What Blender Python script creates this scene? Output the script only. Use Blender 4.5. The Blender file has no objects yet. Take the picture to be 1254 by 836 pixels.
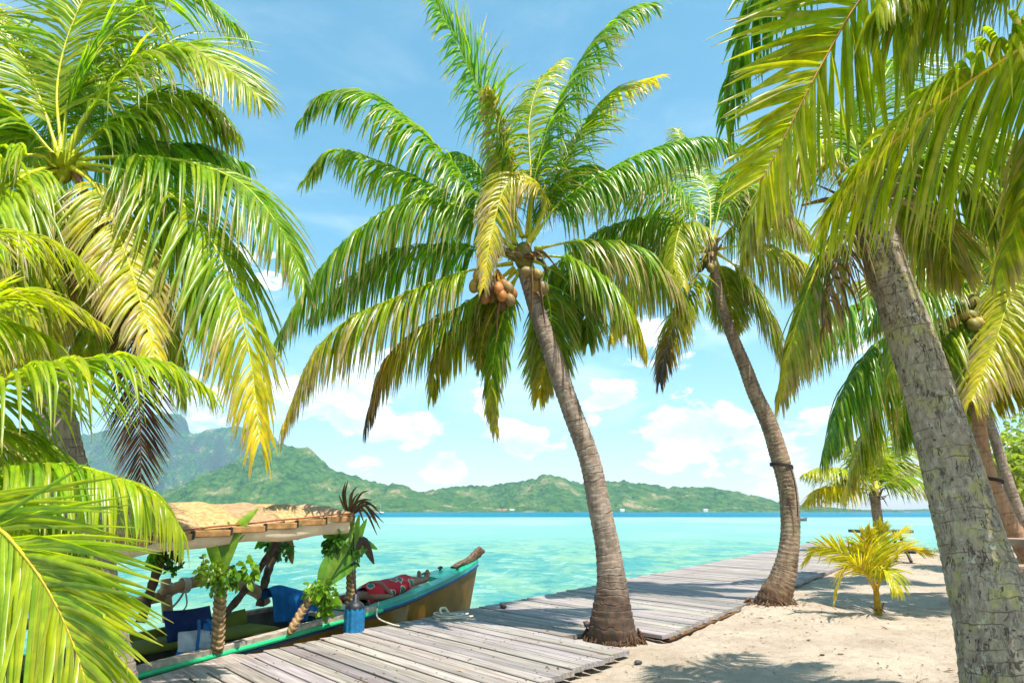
import bpy, math, random
import numpy as np
from mathutils import Vector, Matrix, noise as mnoise

SUN_EL, SUN_AZ, SUN, SKY, CLOUD, EXPO, HAZE = 68.0, 142.0, 4.1, 0.104, 0.80, 1.26, 0.00011
CLOUD_A, CLOUD_B = (1.05, 1.06, 1.08, 1), (.66, .79, .92, 1)
random.seed(7)
rng = np.random.default_rng(7)
SC = bpy.context.scene
COL = SC.collection
PI = math.pi

# ------------------------------------------------------------------ camera geometry
FPX, W0, H0 = 836.0, 1254.0, 836.0
PITCH = math.atan(208 / 836)
EYE = 1.35


def ray(px, py):
    x = (px - 627) / FPX
    y = (418 - py) / FPX
    return Vector((x, math.cos(PITCH) - y * math.sin(PITCH), math.sin(PITCH) + y * math.cos(PITCH)))


def at(px, py, Y):
    r = ray(px, py)
    r = r * (Y / r.y)
    return Vector((r.x, r.y, r.z + EYE))


def gr(px, py, z=0.0):
    r = ray(px, py)
    t = (z - EYE) / r.z
    return Vector((r.x * t, r.y * t, z))


# ------------------------------------------------------------------ object helpers
def tag(o, label=None, cat=None, group=None, kind=None):
    if label: o['label'] = label
    if cat: o['category'] = cat
    if group: o['group'] = group
    if kind: o['kind'] = kind
    return o


def thing(name, label, cat, loc=(0, 0, 0), group=None):
    o = bpy.data.objects.new(name, None)
    o.empty_display_size = 0.2
    COL.objects.link(o)
    o.location = loc
    return tag(o, label, cat, group)


class MB:
    """collects geometry in world coordinates and links it as one mesh object"""
    def __init__(self):
        self.v, self.f, self.c, self.a = [], [], [], []
        self.n = 0

    def add(self, v, f, col=None, h=None):
        v = np.asarray(v, float).reshape(-1, 3)
        b = self.n
        self.v.append(v)
        self.f.extend([tuple(i + b for i in q) for q in f])
        if col is None: col = (1, 1, 1)
        col = np.asarray(col, float)
        if col.ndim == 1: col = np.tile(col, (len(v), 1))
        self.c.append(col)
        if h is None: h = np.zeros(len(v))
        self.a.append(np.asarray(h, float))
        self.n += len(v)

    def box(self, c, ax, half, col=None, bev=0.0):
        c = np.array(c, float)
        A = [np.array(a, float) for a in ax]
        pts, fs = [], []
        if bev <= 0:
            for sx in (-1, 1):
                for sy in (-1, 1):
                    for sz in (-1, 1):
                        pts.append(c + A[0] * sx * half[0] + A[1] * sy * half[1] + A[2] * sz * half[2])
            fs = [(0, 1, 3, 2), (4, 6, 7, 5), (0, 4, 5, 1), (2, 3, 7, 6), (0, 2, 6, 4), (1, 5, 7, 3)]
        else:
            # chamfered on the four long top/bottom edges: octagonal section swept along axis 0
            y, z, b = half[1], half[2], bev
            sec = [(-y + b, -z), (y - b, -z), (y, -z + b), (y, z - b), (y - b, z), (-y + b, z), (-y, z - b), (-y, -z + b)]
            for sx in (-1, 1):
                for (sy, sz) in sec:
                    pts.append(c + A[0] * sx * half[0] + A[1] * sy + A[2] * sz)
            fs = [(i, (i + 1) % 8, 8 + (i + 1) % 8, 8 + i) for i in range(8)]
            fs += [tuple(range(7, -1, -1)), tuple(range(8, 16))]
        self.add(pts, fs, col)

    def tube(self, pts, rad, seg=8, cap=True, col=None, squash=1.0, ref=None):
        P = np.array([tuple(p) for p in pts], float)
        n = len(P)
        rad = np.broadcast_to(np.asarray(rad, float), (n,))
        T = np.gradient(P, axis=0)
        T /= np.linalg.norm(T, axis=1)[:, None] + 1e-12
        up = np.array(ref if ref is not None else (0.13, 0.2, 1.0), float)
        if abs(np.dot(T[0], up / np.linalg.norm(up))) > 0.9: up = np.array((1.0, 0.2, 0.1))
        u = up - T[0] * np.dot(up, T[0])
        u /= np.linalg.norm(u)
        ang = np.arange(seg) * 2 * PI / seg
        V = []
        for i in range(n):
            u = u - T[i] * np.dot(u, T[i])
            u /= np.linalg.norm(u) + 1e-12
            w = np.cross(T[i], u)
            V.append(P[i] + rad[i] * (np.cos(ang)[:, None] * u * squash + np.sin(ang)[:, None] * w))
        V = np.concatenate(V)
        F = []
        for i in range(n - 1):
            for j in range(seg):
                k = (j + 1) % seg
                F.append((i * seg + j, i * seg + k, (i + 1) * seg + k, (i + 1) * seg + j))
        if cap:
            F.append(tuple(range(seg - 1, -1, -1)))
            F.append(tuple((n - 1) * seg + j for j in range(seg)))
        self.add(V, F, col)

    def ell(self, c, ax, r, nu=10, nv=8, col=None, lobes=0.0):
        c = np.array(c, float)
        A = np.array([tuple(a) for a in ax], float)
        V, F = [], []
        for i in range(nv + 1):
            th = PI * i / nv
            for j in range(nu):
                ph = 2 * PI * j / nu
                k = 1 + lobes * math.cos(3 * ph) * math.sin(th)
                l = np.array((math.sin(th) * math.cos(ph) * k * r[0], math.sin(th) * math.sin(ph) * k * r[1], math.cos(th) * r[2]))
                V.append(c + l @ A)
        for i in range(nv):
            for j in range(nu):
                k = (j + 1) % nu
                F.append((i * nu + j, (i + 1) * nu + j, (i + 1) * nu + k, i * nu + k))
        self.add(V, F, col)

    def grid(self, P, col=None, closed=False):
        """P: (m,n,3) array of points"""
        P = np.asarray(P, float)
        m, n = P.shape[:2]
        F = []
        for i in range(m - 1):
            for j in range(n if closed else n - 1):
                k = (j + 1) % n
                F.append((i * n + j, i * n + k, (i + 1) * n + k, (i + 1) * n + j))
        self.add(P.reshape(-1, 3), F, None if col is None else np.asarray(col).reshape(-1, 3) if np.ndim(col) > 1 else col)

    def build(self, name, mat, parent=None, smooth=True, label=None):
        off = np.zeros(3)
        p = parent
        while p is not None:
            off += np.array(p.location)
            p = p.parent
        V = np.concatenate(self.v) - off if self.v else np.zeros((0, 3))
        me = bpy.data.meshes.new(name)
        me.from_pydata(V.tolist(), [], self.f)
        C = np.concatenate(self.c)
        at_ = me.color_attributes.new('col', 'FLOAT_COLOR', 'POINT')
        at_.data.foreach_set('color', np.concatenate([C, np.ones((len(C), 1))], axis=1).astype(np.float32).ravel())
        hh = me.attributes.new('h', 'FLOAT', 'POINT')
        hh.data.foreach_set('value', np.concatenate(self.a).astype(np.float32))
        if smooth:
            me.polygons.foreach_set('use_smooth', [True] * len(me.polygons))
        me.materials.append(mat)
        me.validate()
        me.update()
        o = bpy.data.objects.new(name, me)
        COL.objects.link(o)
        if parent is not None: o.parent = parent
        if label: o['label'] = label
        return o


def copy_tree(o, parent=None):
    c = o.copy()
    COL.objects.link(c)
    c.parent = parent
    for ch in list(o.children): copy_tree(ch, c)
    return c


def catmull(P, n):
    P = [np.array(tuple(p), float) for p in P]
    if len(P) == 2: P = [P[0], (P[0] + P[1]) / 2, P[1]]
    Q = [2 * P[0] - P[1]] + P + [2 * P[-1] - P[-2]]
    out = []
    for i in range(1, len(Q) - 2):
        for t in np.linspace(0, 1, 24, endpoint=False):
            a, b, c, d = Q[i - 1], Q[i], Q[i + 1], Q[i + 2]
            out.append(0.5 * ((2 * b) + (c - a) * t + (2 * a - 5 * b + 4 * c - d) * t * t + (-a + 3 * b - 3 * c + d) * t ** 3))
    out.append(P[-1])
    out = np.array(out)
    s = np.concatenate([[0], np.cumsum(np.linalg.norm(np.diff(out, axis=0), axis=1))])
    q = np.linspace(0, s[-1], n)
    return np.stack([np.interp(q, s, out[:, k]) for k in range(3)], axis=1)


def nrm(v):
    return v / (np.linalg.norm(v, axis=-1, keepdims=True) + 1e-12)


# ------------------------------------------------------------------ materials
class NT:
    def __init__(self, tree):
        self.t = tree
        self.t.nodes.clear()

    def n(self, typ, inp=None, **attrs):
        nd = self.t.nodes.new(typ)
        for k, v in attrs.items():
            setattr(nd, k, v)
        for k, v in (inp or {}).items():
            self.set(nd, k, v)
        return nd

    def set(self, nd, k, v):
        s = nd.inputs[k]
        if isinstance(v, bpy.types.NodeSocket):
            self.t.links.new(v, s)
        elif isinstance(v, bpy.types.Node):
            self.t.links.new(next(o for o in v.outputs if o.enabled), s)
        else:
            if hasattr(s, 'default_value') and hasattr(s.default_value, '__len__') and len(s.default_value) == 4 and len(v) == 3:
                v = (*v, 1)
            s.default_value = v

    def math(self, op, a, b=0.0, c=None, clamp=False):
        d = {0: a, 1: b}
        if c is not None: d[2] = c
        return self.n('ShaderNodeMath', d, operation=op, use_clamp=clamp).outputs[0]

    def mix(self, f, a, b, blend='MIX'):
        nd = self.n('ShaderNodeMix', None, data_type='RGBA', blend_type=blend)
        self.set(nd, 0, f)
        self.set(nd, 6, a)
        self.set(nd, 7, b)
        return nd.outputs[2]

    def noise(self, vec, scale, detail=4, rough=0.55, dist=0.0):
        return self.n('ShaderNodeTexNoise', {'Vector': vec, 'Scale': scale, 'Detail': detail, 'Roughness': rough, 'Distortion': dist}).outputs['Fac']

    def ramp(self, f, stops, interp='LINEAR'):
        nd = self.n('ShaderNodeValToRGB', {0: f})
        cr = nd.color_ramp
        cr.interpolation = interp
        while len(cr.elements) < len(stops): cr.elements.new(0.5)
        for e, (p, c) in zip(cr.elements, stops):
            e.position = p
            e.color = (*c, 1) if hasattr(c, '__len__') else (c, c, c, 1)
        return nd.outputs[0]

    def smooth(self, x, a, b, lo=0.0, hi=1.0):
        return self.n('ShaderNodeMapRange', {0: x, 1: a, 2: b, 3: lo, 4: hi}, interpolation_type='SMOOTHSTEP').outputs[0]

    def scale(self, v, s):
        return self.n('ShaderNodeVectorMath', {0: v, 1: s}, operation='MULTIPLY').outputs[0]

    def bump(self, h, strength, dist=0.02, normal=None):
        d = {'Height': h, 'Strength': strength, 'Distance': dist}
        if normal is not None: d['Normal'] = normal
        return self.n('ShaderNodeBump', d).outputs[0]


def mat(name):
    m = bpy.data.materials.new(name)
    m.use_nodes = True
    return m, NT(m.node_tree)


def finish(t, bsdf):
    t.n('ShaderNodeOutputMaterial', {'Surface': bsdf.outputs[0]})


def obj_co(t): return t.n('ShaderNodeTexCoord').outputs['Object']
def pos_co(t): return t.n('ShaderNodeNewGeometry').outputs['Position']
def col_at(t): return t.n('ShaderNodeAttribute', attribute_name='col').outputs['Color']
def h_at(t): return t.n('ShaderNodeAttribute', attribute_name='h').outputs['Fac']


def leaf_mat(name, transl=0.45, rough=0.30, gain=1.6, spec=0.5):
    m, t = mat(name)
    c = col_at(t)
    nz = t.noise(obj_co(t), 14, 3)
    c2 = t.mix(t.smooth(nz, 0.3, 0.75), t.mix(1.0, c, (0.72, 0.8, 0.8), 'MULTIPLY'), t.mix(1.0, c, (1.18, 1.12, 1.0), 'MULTIPLY'))
    p = t.n('ShaderNodeBsdfPrincipled', {'Base Color': c2, 'Roughness': rough, 'Specular IOR Level': spec})
    tc = t.mix(1.0, c2, (gain * 1.0, gain * 1.1, gain * 0.45), 'MULTIPLY')
    tr = t.n('ShaderNodeBsdfTranslucent', {'Color': tc})
    finish(t, t.n('ShaderNodeMixShader', {0: transl, 1: p.outputs[0], 2: tr.outputs[0]}))
    return m


def simple(name, color, rough=0.6, spec=0.4, var=0.15, vs=6.0, bump=0.0, bs=40.0, bd=0.01, metal=0.0, use_col=False):
    m, t = mat(name)
    co = obj_co(t)
    base = color if not use_col else col_at(t)
    nz = t.noise(co, vs, 5)
    c = t.mix(t.smooth(nz, 0.3, 0.7), t.mix(1.0, base, (1 - var,) * 3, 'MULTIPLY'), t.mix(1.0, base, (1 + var,) * 3, 'MULTIPLY'))
    d = {'Base Color': c, 'Roughness': rough, 'Specular IOR Level': spec, 'Metallic': metal}
    if bump > 0: d['Normal'] = t.bump(t.noise(co, bs, 4), bump, bd)
    finish(t, t.n('ShaderNodeBsdfPrincipled', d))
    return m


def trunk_mat(name, c_lo, c_hi, dark, ring=0.05, lichen=0.0, lic_col=(0.3, 0.3, 0.16), base_col=None, base_h=0.6, crack=0.6, ringk=.6):
    m, t = mat(name)
    co = obj_co(t)
    h = h_at(t)
    n1 = t.noise(t.scale(co, (14, 14, 5)), 1.0, 6, 0.6)
    n2 = t.noise(co, 2.6, 4)
    c = t.mix(t.smooth(n1, 0.3, 0.7), c_lo, c_hi)
    c = t.mix(t.smooth(n2, 0.4, 0.75, 0, 0.55), c, t.mix(1.0, c_hi, (1.25, 1.2, 1.15), 'MULTIPLY'))
    # ring scars
    hw = t.math('ADD', h, t.math('MULTIPLY', t.math('SUBTRACT', t.noise(co, 5, 3), 0.5), ring * 1.7))
    fr = t.math('FRACT', t.math('DIVIDE', hw, ring))
    rg = t.math('ADD', t.smooth(fr, 0.0, 0.16, 1, 0), t.smooth(fr, 0.9, 1.0, 0, 1), clamp=True)
    rgm = t.math('MULTIPLY', rg, t.smooth(t.noise(t.scale(co, (3, 3, 9)), 1.0, 3), 0.35, 0.65, 0.0, ringk))
    c = t.mix(rgm, c, dark)
    # vertical cracks
    ck = t.noise(t.scale(co, (34, 34, 7)), 1.0, 3, 0.5)
    ckm = t.math('MULTIPLY', t.smooth(ck, 0.33, 0.42, 1, 0), crack)
    c = t.mix(ckm, c, dark)
    if lichen > 0:
        l1 = t.noise(co, 7.5, 6, 0.62, 0.4)
        lm = t.math('MULTIPLY', t.smooth(l1, 0.52, 0.60), t.smooth(t.noise(co, 1.7, 2), 0.35, 0.6))
        c = t.mix(t.math('MULTIPLY', lm, lichen), c, lic_col)
        l2 = t.noise(co, 19, 4, 0.6, 0.3)
        c = t.mix(t.math('MULTIPLY', t.smooth(l2, 0.63, 0.68), lichen), c, (0.42, 0.42, 0.34))
        pit = t.n('ShaderNodeTexVoronoi', {'Vector': t.scale(co, (1, 1, 1.4)), 'Scale': 11.0}).outputs['Distance']
        pm = t.math('MULTIPLY', t.smooth(pit, 0.10, 0.16, 1, 0), t.smooth(t.noise(co, 3.1, 2), 0.52, 0.6))
        c = t.mix(pm, c, (0.015, 0.012, 0.01))
    if base_col is not None:
        bm = t.smooth(t.math('ADD', h, t.math('MULTIPLY', t.math('SUBTRACT', t.noise(co, 6, 5), 0.5), base_h * 1.1)), base_h * 0.55, base_h * 1.15, 1, 0)
        bc = t.mix(t.smooth(t.noise(t.scale(co, (26, 26, 9)), 1.0, 4), 0.35, 0.65), base_col, dark)
        c = t.mix(t.math('MULTIPLY', bm, 0.92), c, bc)
    hgt = t.math('ADD', t.math('MULTIPLY', n1, 0.6), t.math('SUBTRACT', t.math('MULTIPLY', ckm, -0.9), t.math('MULTIPLY', rgm, 0.7)))
    finish(t, t.n('ShaderNodeBsdfPrincipled', {'Base Color': c, 'Roughness': 0.88, 'Specular IOR Level': 0.25, 'Normal': t.bump(hgt, 0.9, 0.022)}))
    return m


M = {}


def bark_lichen(name):
    m, t = mat(name)
    co = obj_co(t)
    h = h_at(t)
    wco = t.n('ShaderNodeVectorMath', {0: co, 1: t.scale(t.n('ShaderNodeTexNoise', {'Vector': co, 'Scale': 6.0, 'Detail': 3.0}).outputs['Color'], (.08, .08, .08))}, operation='ADD').outputs[0]
    fine = t.noise(t.scale(wco, (30, 30, 11)), 1.0, 8, .7)
    mid = t.noise(wco, 9, 7, .68)
    c = t.ramp(fine, [(.26, (.12, .092, .066)), (.42, (.25, .20, .148)), (.56, (.355, .293, .215)), (.74, (.50, .44, .34))])
    # olive and pale crusts of lichen
    l1 = t.math('MULTIPLY', t.smooth(mid, .50, .57), t.smooth(fine, .30, .50))
    c = t.mix(t.math('MULTIPLY', l1, t.smooth(t.noise(co, 2.3, 3), .36, .56, .1, .8)), c, (.38, .345, .13))
    l2 = t.noise(wco, 16, 6, .7)
    c = t.mix(t.math('MULTIPLY', t.smooth(l2, .58, .63), t.smooth(t.noise(co, 3.1, 3), .42, .58, .15, .85)), c, (.56, .53, .42))
    c = t.mix(t.smooth(t.noise(co, 1.9, 4), .52, .7, 0, .4), c, (.20, .14, .10))
    # vertical fissures: thin bands where a stretched noise crosses its middle value
    f1 = t.noise(t.scale(wco, (15, 15, 2.6)), 1.0, 4, .6)
    f2 = t.noise(t.scale(wco, (34, 34, 7)), 1.0, 3, .6)
    a1 = t.smooth(t.math('ABSOLUTE', t.math('SUBTRACT', f1, .5)), .006, .02, 1, 0)
    a2 = t.smooth(t.math('ABSOLUTE', t.math('SUBTRACT', f2, .47)), .008, .03, 1, 0)
    brk = t.smooth(t.noise(co, 13, 3), .44, .56)
    fis = t.math('MAXIMUM', t.math('MULTIPLY', a1, brk), t.math('MULTIPLY', t.math('MULTIPLY', a2, .45), t.smooth(t.noise(co, 8, 3), .46, .56)))
    # weak ring scars
    hw = t.math('ADD', h, t.math('MULTIPLY', t.math('SUBTRACT', t.noise(co, 7, 4), .5), .07))
    fr = t.math('FRACT', t.math('DIVIDE', hw, .062))
    rg = t.math('MULTIPLY', t.smooth(fr, 0, .14, 1, 0), t.smooth(t.noise(t.scale(co, (4, 4, 10)), 1.0, 3), .42, .6, 0, .85))
    gap = t.math('MAXIMUM', fis, rg)
    # rotted pits
    pit = t.n('ShaderNodeTexVoronoi', {'Vector': t.scale(wco, (1, 1, 1.7)), 'Scale': 14.0}).outputs['Distance']
    pm = t.math('MULTIPLY', t.smooth(pit, .10, .20, 1, 0), t.smooth(t.noise(co, 3.3, 3), .53, .58))
    gap = t.math('MAXIMUM', gap, pm)
    c = t.mix(t.math('MULTIPLY', gap, .78), c, (.035, .027, .02))
    hg = t.math('SUBTRACT', t.math('ADD', t.math('MULTIPLY', fine, .8), t.math('MULTIPLY', mid, .6)), t.math('MULTIPLY', gap, .9))
    finish(t, t.n('ShaderNodeBsdfPrincipled', {'Base Color': c, 'Roughness': .9, 'Specular IOR Level': .2, 'Normal': t.bump(hg, .8, .014)}))
    return m


M['leaf'] = leaf_mat('palm_leaf')
M['leaf_near'] = leaf_mat('palm_leaf_near', 0.54, 0.33, 1.7)
M['leaf_dry'] = leaf_mat('dry_leaf', 0.25, 0.7, 1.1, 0.2)
M['rib'] = simple('frond_rib', None, 0.45, 0.4, 0.2, 12, use_col=True)
M['trunk_mid'] = trunk_mat('palm_bark_grey', (0.135, 0.094, 0.066), (0.31, 0.235, 0.175), (0.045, 0.033, 0.024), 0.07, .35, (0.40, 0.37, 0.30), base_col=(0.10, 0.052, 0.030), base_h=0.8, crack=0.15, ringk=.65)
M['trunk_two'] = trunk_mat('palm_bark_brown', (0.115, 0.075, 0.05), (0.31, 0.22, 0.145), (0.06, 0.035, 0.022), 0.065, 0.55, (0.30, 0.25, 0.12), base_col=(0.15, 0.08, 0.04), base_h=0.5, crack=0.2, ringk=.7)
M['trunk_big'] = bark_lichen('palm_bark_lichen')
M['trunk_red'] = trunk_mat('palm_bark_reddish', (0.2, 0.105, 0.06), (0.36, 0.22, 0.13), (0.07, 0.03, 0.02), 0.07, 0, crack=0.15, ringk=.5)
M['trunk_left'] = trunk_mat('palm_bark_left', (0.12, 0.095, 0.07), (0.27, 0.22, 0.165), (0.04, 0.03, 0.02), 0.07, 0.4, (0.28, 0.25, 0.13), crack=0.3, ringk=.5)
M['fibre'] = simple('sheath_fibre', None, 0.9, 0.15, 0.3, 20, 0.5, 60, use_col=True)
M['nut'] = simple('coconut_husk', None, 0.55, 0.35, 0.25, 9, 0.2, 30, use_col=True)

# ------------------------------------------------------------------ palms
GREEN = np.array((0.12, 0.28, 0.012))
DEEP = np.array((0.055, 0.155, 0.022))
LIME = np.array((0.325, 0.43, 0.012))
YELL = np.array((0.60, 0.46, 0.020))
ORNG = np.array((0.40, 0.20, 0.025))
BRWN = np.array((0.20, 0.105, 0.045))
STRAW = np.array((0.52, 0.40, 0.22))
DARK = np.array((0.06, 0.035, 0.028))


LF, NF, WF, DF = 1.52, 1.75, .72, 1.0


def rw(px, py, w, Y):
    r = ray(px, py)
    return w / 2 / FPX * Y / r.y / math.sqrt(1 + r.x * r.x)


def frond(parent, P, L, n=80, width=0.045, droop=0.35, roll=0.0, lime=0.3, yellow=0.15, tipbrown=0.24, end='', s0=0.16,
          vee=None, rib_r=0.022, alpha=(62, 32), near=False, name='frond', seed=None, mess=1.0, side=None, sides=(1, -1), ribcol=None, short=1.0, deadcol=BRWN):
    """one palm frond: a curved midrib carrying n drooping leaflets on each side"""
    L, n, width = L * LF, int(n * NF), width * WF
    droop = droop * DF
    if vee is None: vee = .12 - 1.25 * max(0, droop - .18)
    r = np.random.default_rng(seed if seed is not None else int(abs(P[-1][0] * 977 + P[-1][2] * 613 + P[1][1] * 71 + P[-1][1] * 37) * 100) % 2 ** 31)
    R = catmull(P, 60)
    h = R[-1] - R[0]
    h[2] = 0
    if side is not None:
        S = np.array(side, float)
    else:
        if np.linalg.norm(h) < 0.15: h = np.array((0.3, -1.0, 0))
        h = h / np.linalg.norm(h)
        S = np.array((h[1], -h[0], 0.0))
    T = nrm(np.gradient(R, axis=0))
    Sv = nrm(S[None] - (T @ S)[:, None] * T)
    Nv = np.cross(Sv, T)
    ro = math.radians(roll)
    Sv, Nv = Sv * math.cos(ro) + Nv * math.sin(ro), Nv * math.cos(ro) - Sv * math.sin(ro)
    mb = MB()
    rows = 7
    sp = np.linspace(0, 1, 60)

    def samp(A, s):
        return np.stack([np.interp(s, sp, A[:, k]) for k in range(3)], axis=1)
    for sd in sides:
        s = np.linspace(s0, 0.995, n) + r.normal(0, 0.25 / n, n)
        s = np.clip(s, s0, 0.998)
        x = (s - s0) / (1 - s0)
        keep = r.random(n) > 0.035 * mess
        for _ in range(int(r.poisson(2.0 * mess))):          # torn gaps
            g0 = r.integers(0, n)
            keep[g0:g0 + r.integers(2, 5)] = False
        s, x = s[keep], x[keep]
        m = len(s)
        base, t_, s_, n_ = samp(R, s), nrm(samp(T, s)), nrm(samp(Sv, s)), nrm(samp(Nv, s))
        ln = L * (0.62 + 0.38 * np.sin(PI * np.clip(x * 1.05 + 0.08, 0, 1) ** 0.8)) * (1 - 0.55 * short * x ** 3) * r.uniform(0.86, 1.08, m)
        al = np.radians(alpha[0] + (alpha[1] - alpha[0]) * x + r.normal(0, 5 * mess, m))
        ve = vee * (1 - 0.3 * x) + r.normal(0, 0.12 * mess, m)
        d = np.cos(al)[:, None] * t_ + np.sin(al)[:, None] * (sd * s_ * np.cos(ve)[:, None] + n_ * np.sin(ve)[:, None])
        d = nrm(d)
        dk = droop * r.uniform(0.6, 1.5, m)
        brk = r.random(m) < 0.10 * mess
        bro = r.integers(2, 5, m)
        wmax = width * r.uniform(0.8, 1.15, m) * (0.75 + 0.25 * np.sin(PI * x))
        tw = r.normal(0, 0.35 * mess, m)
        Wv = nrm(t_ - np.sum(t_ * d, axis=1)[:, None] * d)
        B = np.cross(d, Wv)
        Wv = Wv * np.cos(tw)[:, None] + B * np.sin(tw)[:, None]
        # colours per leaflet
        lm = np.clip(lime + r.normal(0, 0.16, m), 0, 1)[:, None]
        cg = GREEN * (1 - lm) + LIME * lm
        dp = (r.random(m) < 0.28)[:, None] * 0.55
        cg = cg * (1 - dp) + DEEP * dp
        yy = np.clip(yellow * 1.08 + r.normal(0, 0.14, m) + (0.25 * x ** 2 if yellow > 0.05 else 0), 0, 1)[:, None]
        cg = cg * (1 - yy) + YELL * yy
        if end == 'yellow':
            e = np.clip((x - 0.55) * 2.4, 0, 1)[:, None]
            cg = cg * (1 - e) + YELL * e
        elif end == 'brown':
            e = np.clip((x - 0.3) * 2.2 + r.normal(0, 0.1, m), 0, 1)[:, None]
            o = ORNG if True else YELL
            cg = cg * (1 - e) + o * e
            e2 = np.clip((x - 0.6) * 3.0 + r.normal(0, 0.15, m), 0, 1)[:, None]
            cg = cg * (1 - e2) + DARK * 1.5 * e2
        elif end == 'dead':
            k = r.random(m)[:, None]
            cg = (deadcol * k + deadcol * .35 * (1 - k)) * r.uniform(0.7, 1.3, m)[:, None]
        tb = tipbrown * r.uniform(0.0, 2.0, m)
        pos = base.copy()
        rowsV, rowsC = [], []
        for i in range(rows):
            q = i / (rows - 1)
            wq = wmax * (0.6 + 0.4 * min(1, q * 5)) * (1 - q ** 2.6) + 0.0015
            fold = wq * 0.32
            Nn = np.cross(Wv, d)
            up = np.sign(Nn @ np.array((0, 0, 1.0)) + 1e-6)[:, None]
            rowsV.append(np.stack([pos - Wv * wq[:, None] * 0.5 - 0 * Nn, pos + up * Nn * fold[:, None], pos + Wv * wq[:, None] * 0.5], axis=1))
            e = np.clip((q - (1 - tb)) * 5, 0, 1)[:, None]
            cc = cg * (1 - e) + (STRAW * 0.6 + BRWN * 0.3 + YELL * .12) * e
            cc = cc * (1 + 0.12 * (0.5 - q))
            rowsC.append(np.repeat(cc[:, None, :], 3, axis=1) * np.array((0.95, 1.12, 0.95))[None, :, None])
            if i < rows - 1:
                pos = pos + d * (ln / (rows - 1))[:, None]
                g = dk * (1.1 * math.exp(-2.2 * q) + .3)
                g = g + np.where(brk & (bro == i), 1.6, 0)
                d = nrm(d + np.array((0, 0, -1.0)) * g[:, None] + r.normal(0, 0.025 * mess, (m, 3)))
                Wv = nrm(Wv - np.sum(Wv * d, axis=1)[:, None] * d)
        V = np.stack(rowsV, axis=1)      # m, rows, 3, 3
        Cc = np.stack(rowsC, axis=1)
        idx = np.arange(m * rows * 3).reshape(m, rows, 3)
        q1 = np.stack([idx[:, :-1, :-1], idx[:, :-1, 1:], idx[:, 1:, 1:], idx[:, 1:, :-1]], axis=-1).reshape(-1, 4)
        mb.add(V.reshape(-1, 3), q1.tolist(), np.clip(Cc.reshape(-1, 3), 0, 1))
    o = mb.build(name, M['leaf_dry'] if end == 'dead' else M['leaf_near'] if near else M['leaf'], parent)
    rb = MB()
    rad = rib_r * (1 - 0.86 * sp ** 0.75)
    rad[:6] *= np.linspace(1.9, 1.0, 6)
    if ribcol is None:
        ribcol = BRWN if end == 'dead' else GREEN * 0.35 + YELL * 0.75 if yellow > 0.12 else LIME * 0.8 + YELL * 0.3
    rb.tube(R, rad, 7, True, np.array(ribcol), 0.75)
    rb.build('midrib', M['rib'], o)
    return o


def trunk(parent, P, radii, material, ring=0.08, amp=0.05, seg=26, flare=None, name='trunk', seed=1):
    n = max(60, int(sum((Vector(P[i + 1]) - Vector(P[i])).length for i in range(len(P) - 1)) / 0.014))
    C = catmull(P, n)
    pos = np.linspace(0, 1, len(radii))
    # radii are given at the control points: spread by chord length
    ch = np.concatenate([[0], np.cumsum([(Vector(P[i + 1]) - Vector(P[i])).length for i in range(len(P) - 1)])])
    ch /= ch[-1]
    rad = np.interp(np.linspace(0, 1, n), ch, radii)
    k = np.ones(9) / 9
    rad = np.convolve(np.pad(rad, 4, mode='edge'), k, 'valid')
    s = np.concatenate([[0], np.cumsum(np.linalg.norm(np.diff(C, axis=0), axis=1))])
    T = nrm(np.gradient(C, axis=0))
    u = np.array((1.0, 0, 0))
    V, Hh = [], []
    ang = np.arange(seg) * 2 * PI / seg
    for i in range(n):
        u = u - T[i] * np.dot(u, T[i])
        u /= np.linalg.norm(u)
        w = np.cross(T[i], u)
        wob = np.array([mnoise.noise(Vector((math.cos(a) * 1.3 + seed * 7, math.sin(a) * 1.3, s[i] * 2.2))) for a in ang])
        sl = s[i] + 0.035 * np.array([mnoise.noise(Vector((math.cos(a) * 1.5, math.sin(a) * 1.5 + seed, s[i] * 6))) for a in ang])
        fr = (sl / ring) % 1.0
        f = 1 + amp * (fr ** 1.5 - 0.5) + 0.05 * wob
        if flare is not None:
            e = math.exp(-s[i] / flare)
            f = f + e * 0.09 * np.array([mnoise.noise(Vector((a_ * 2.2 + seed, 0, 0.7 * s[i]))) + 0.5 * math.sin(a_ * 9 + seed) for a_ in ang])
        V.append(C[i] + (rad[i] * f)[:, None] * (np.cos(ang)[:, None] * u + np.sin(ang)[:, None] * w))
        Hh.append(np.full(seg, s[i]))
    F = []
    for i in range(n - 1):
        for j in range(seg):
            k2 = (j + 1) % seg
            F.append((i * seg + j, i * seg + k2, (i + 1) * seg + k2, (i + 1) * seg + j))
    F.append(tuple((n - 1) * seg + j for j in range(seg)))
    mb = MB()
    mb.add(np.concatenate(V), F, None, np.concatenate(Hh))
    return mb.build(name, material, parent)


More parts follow.
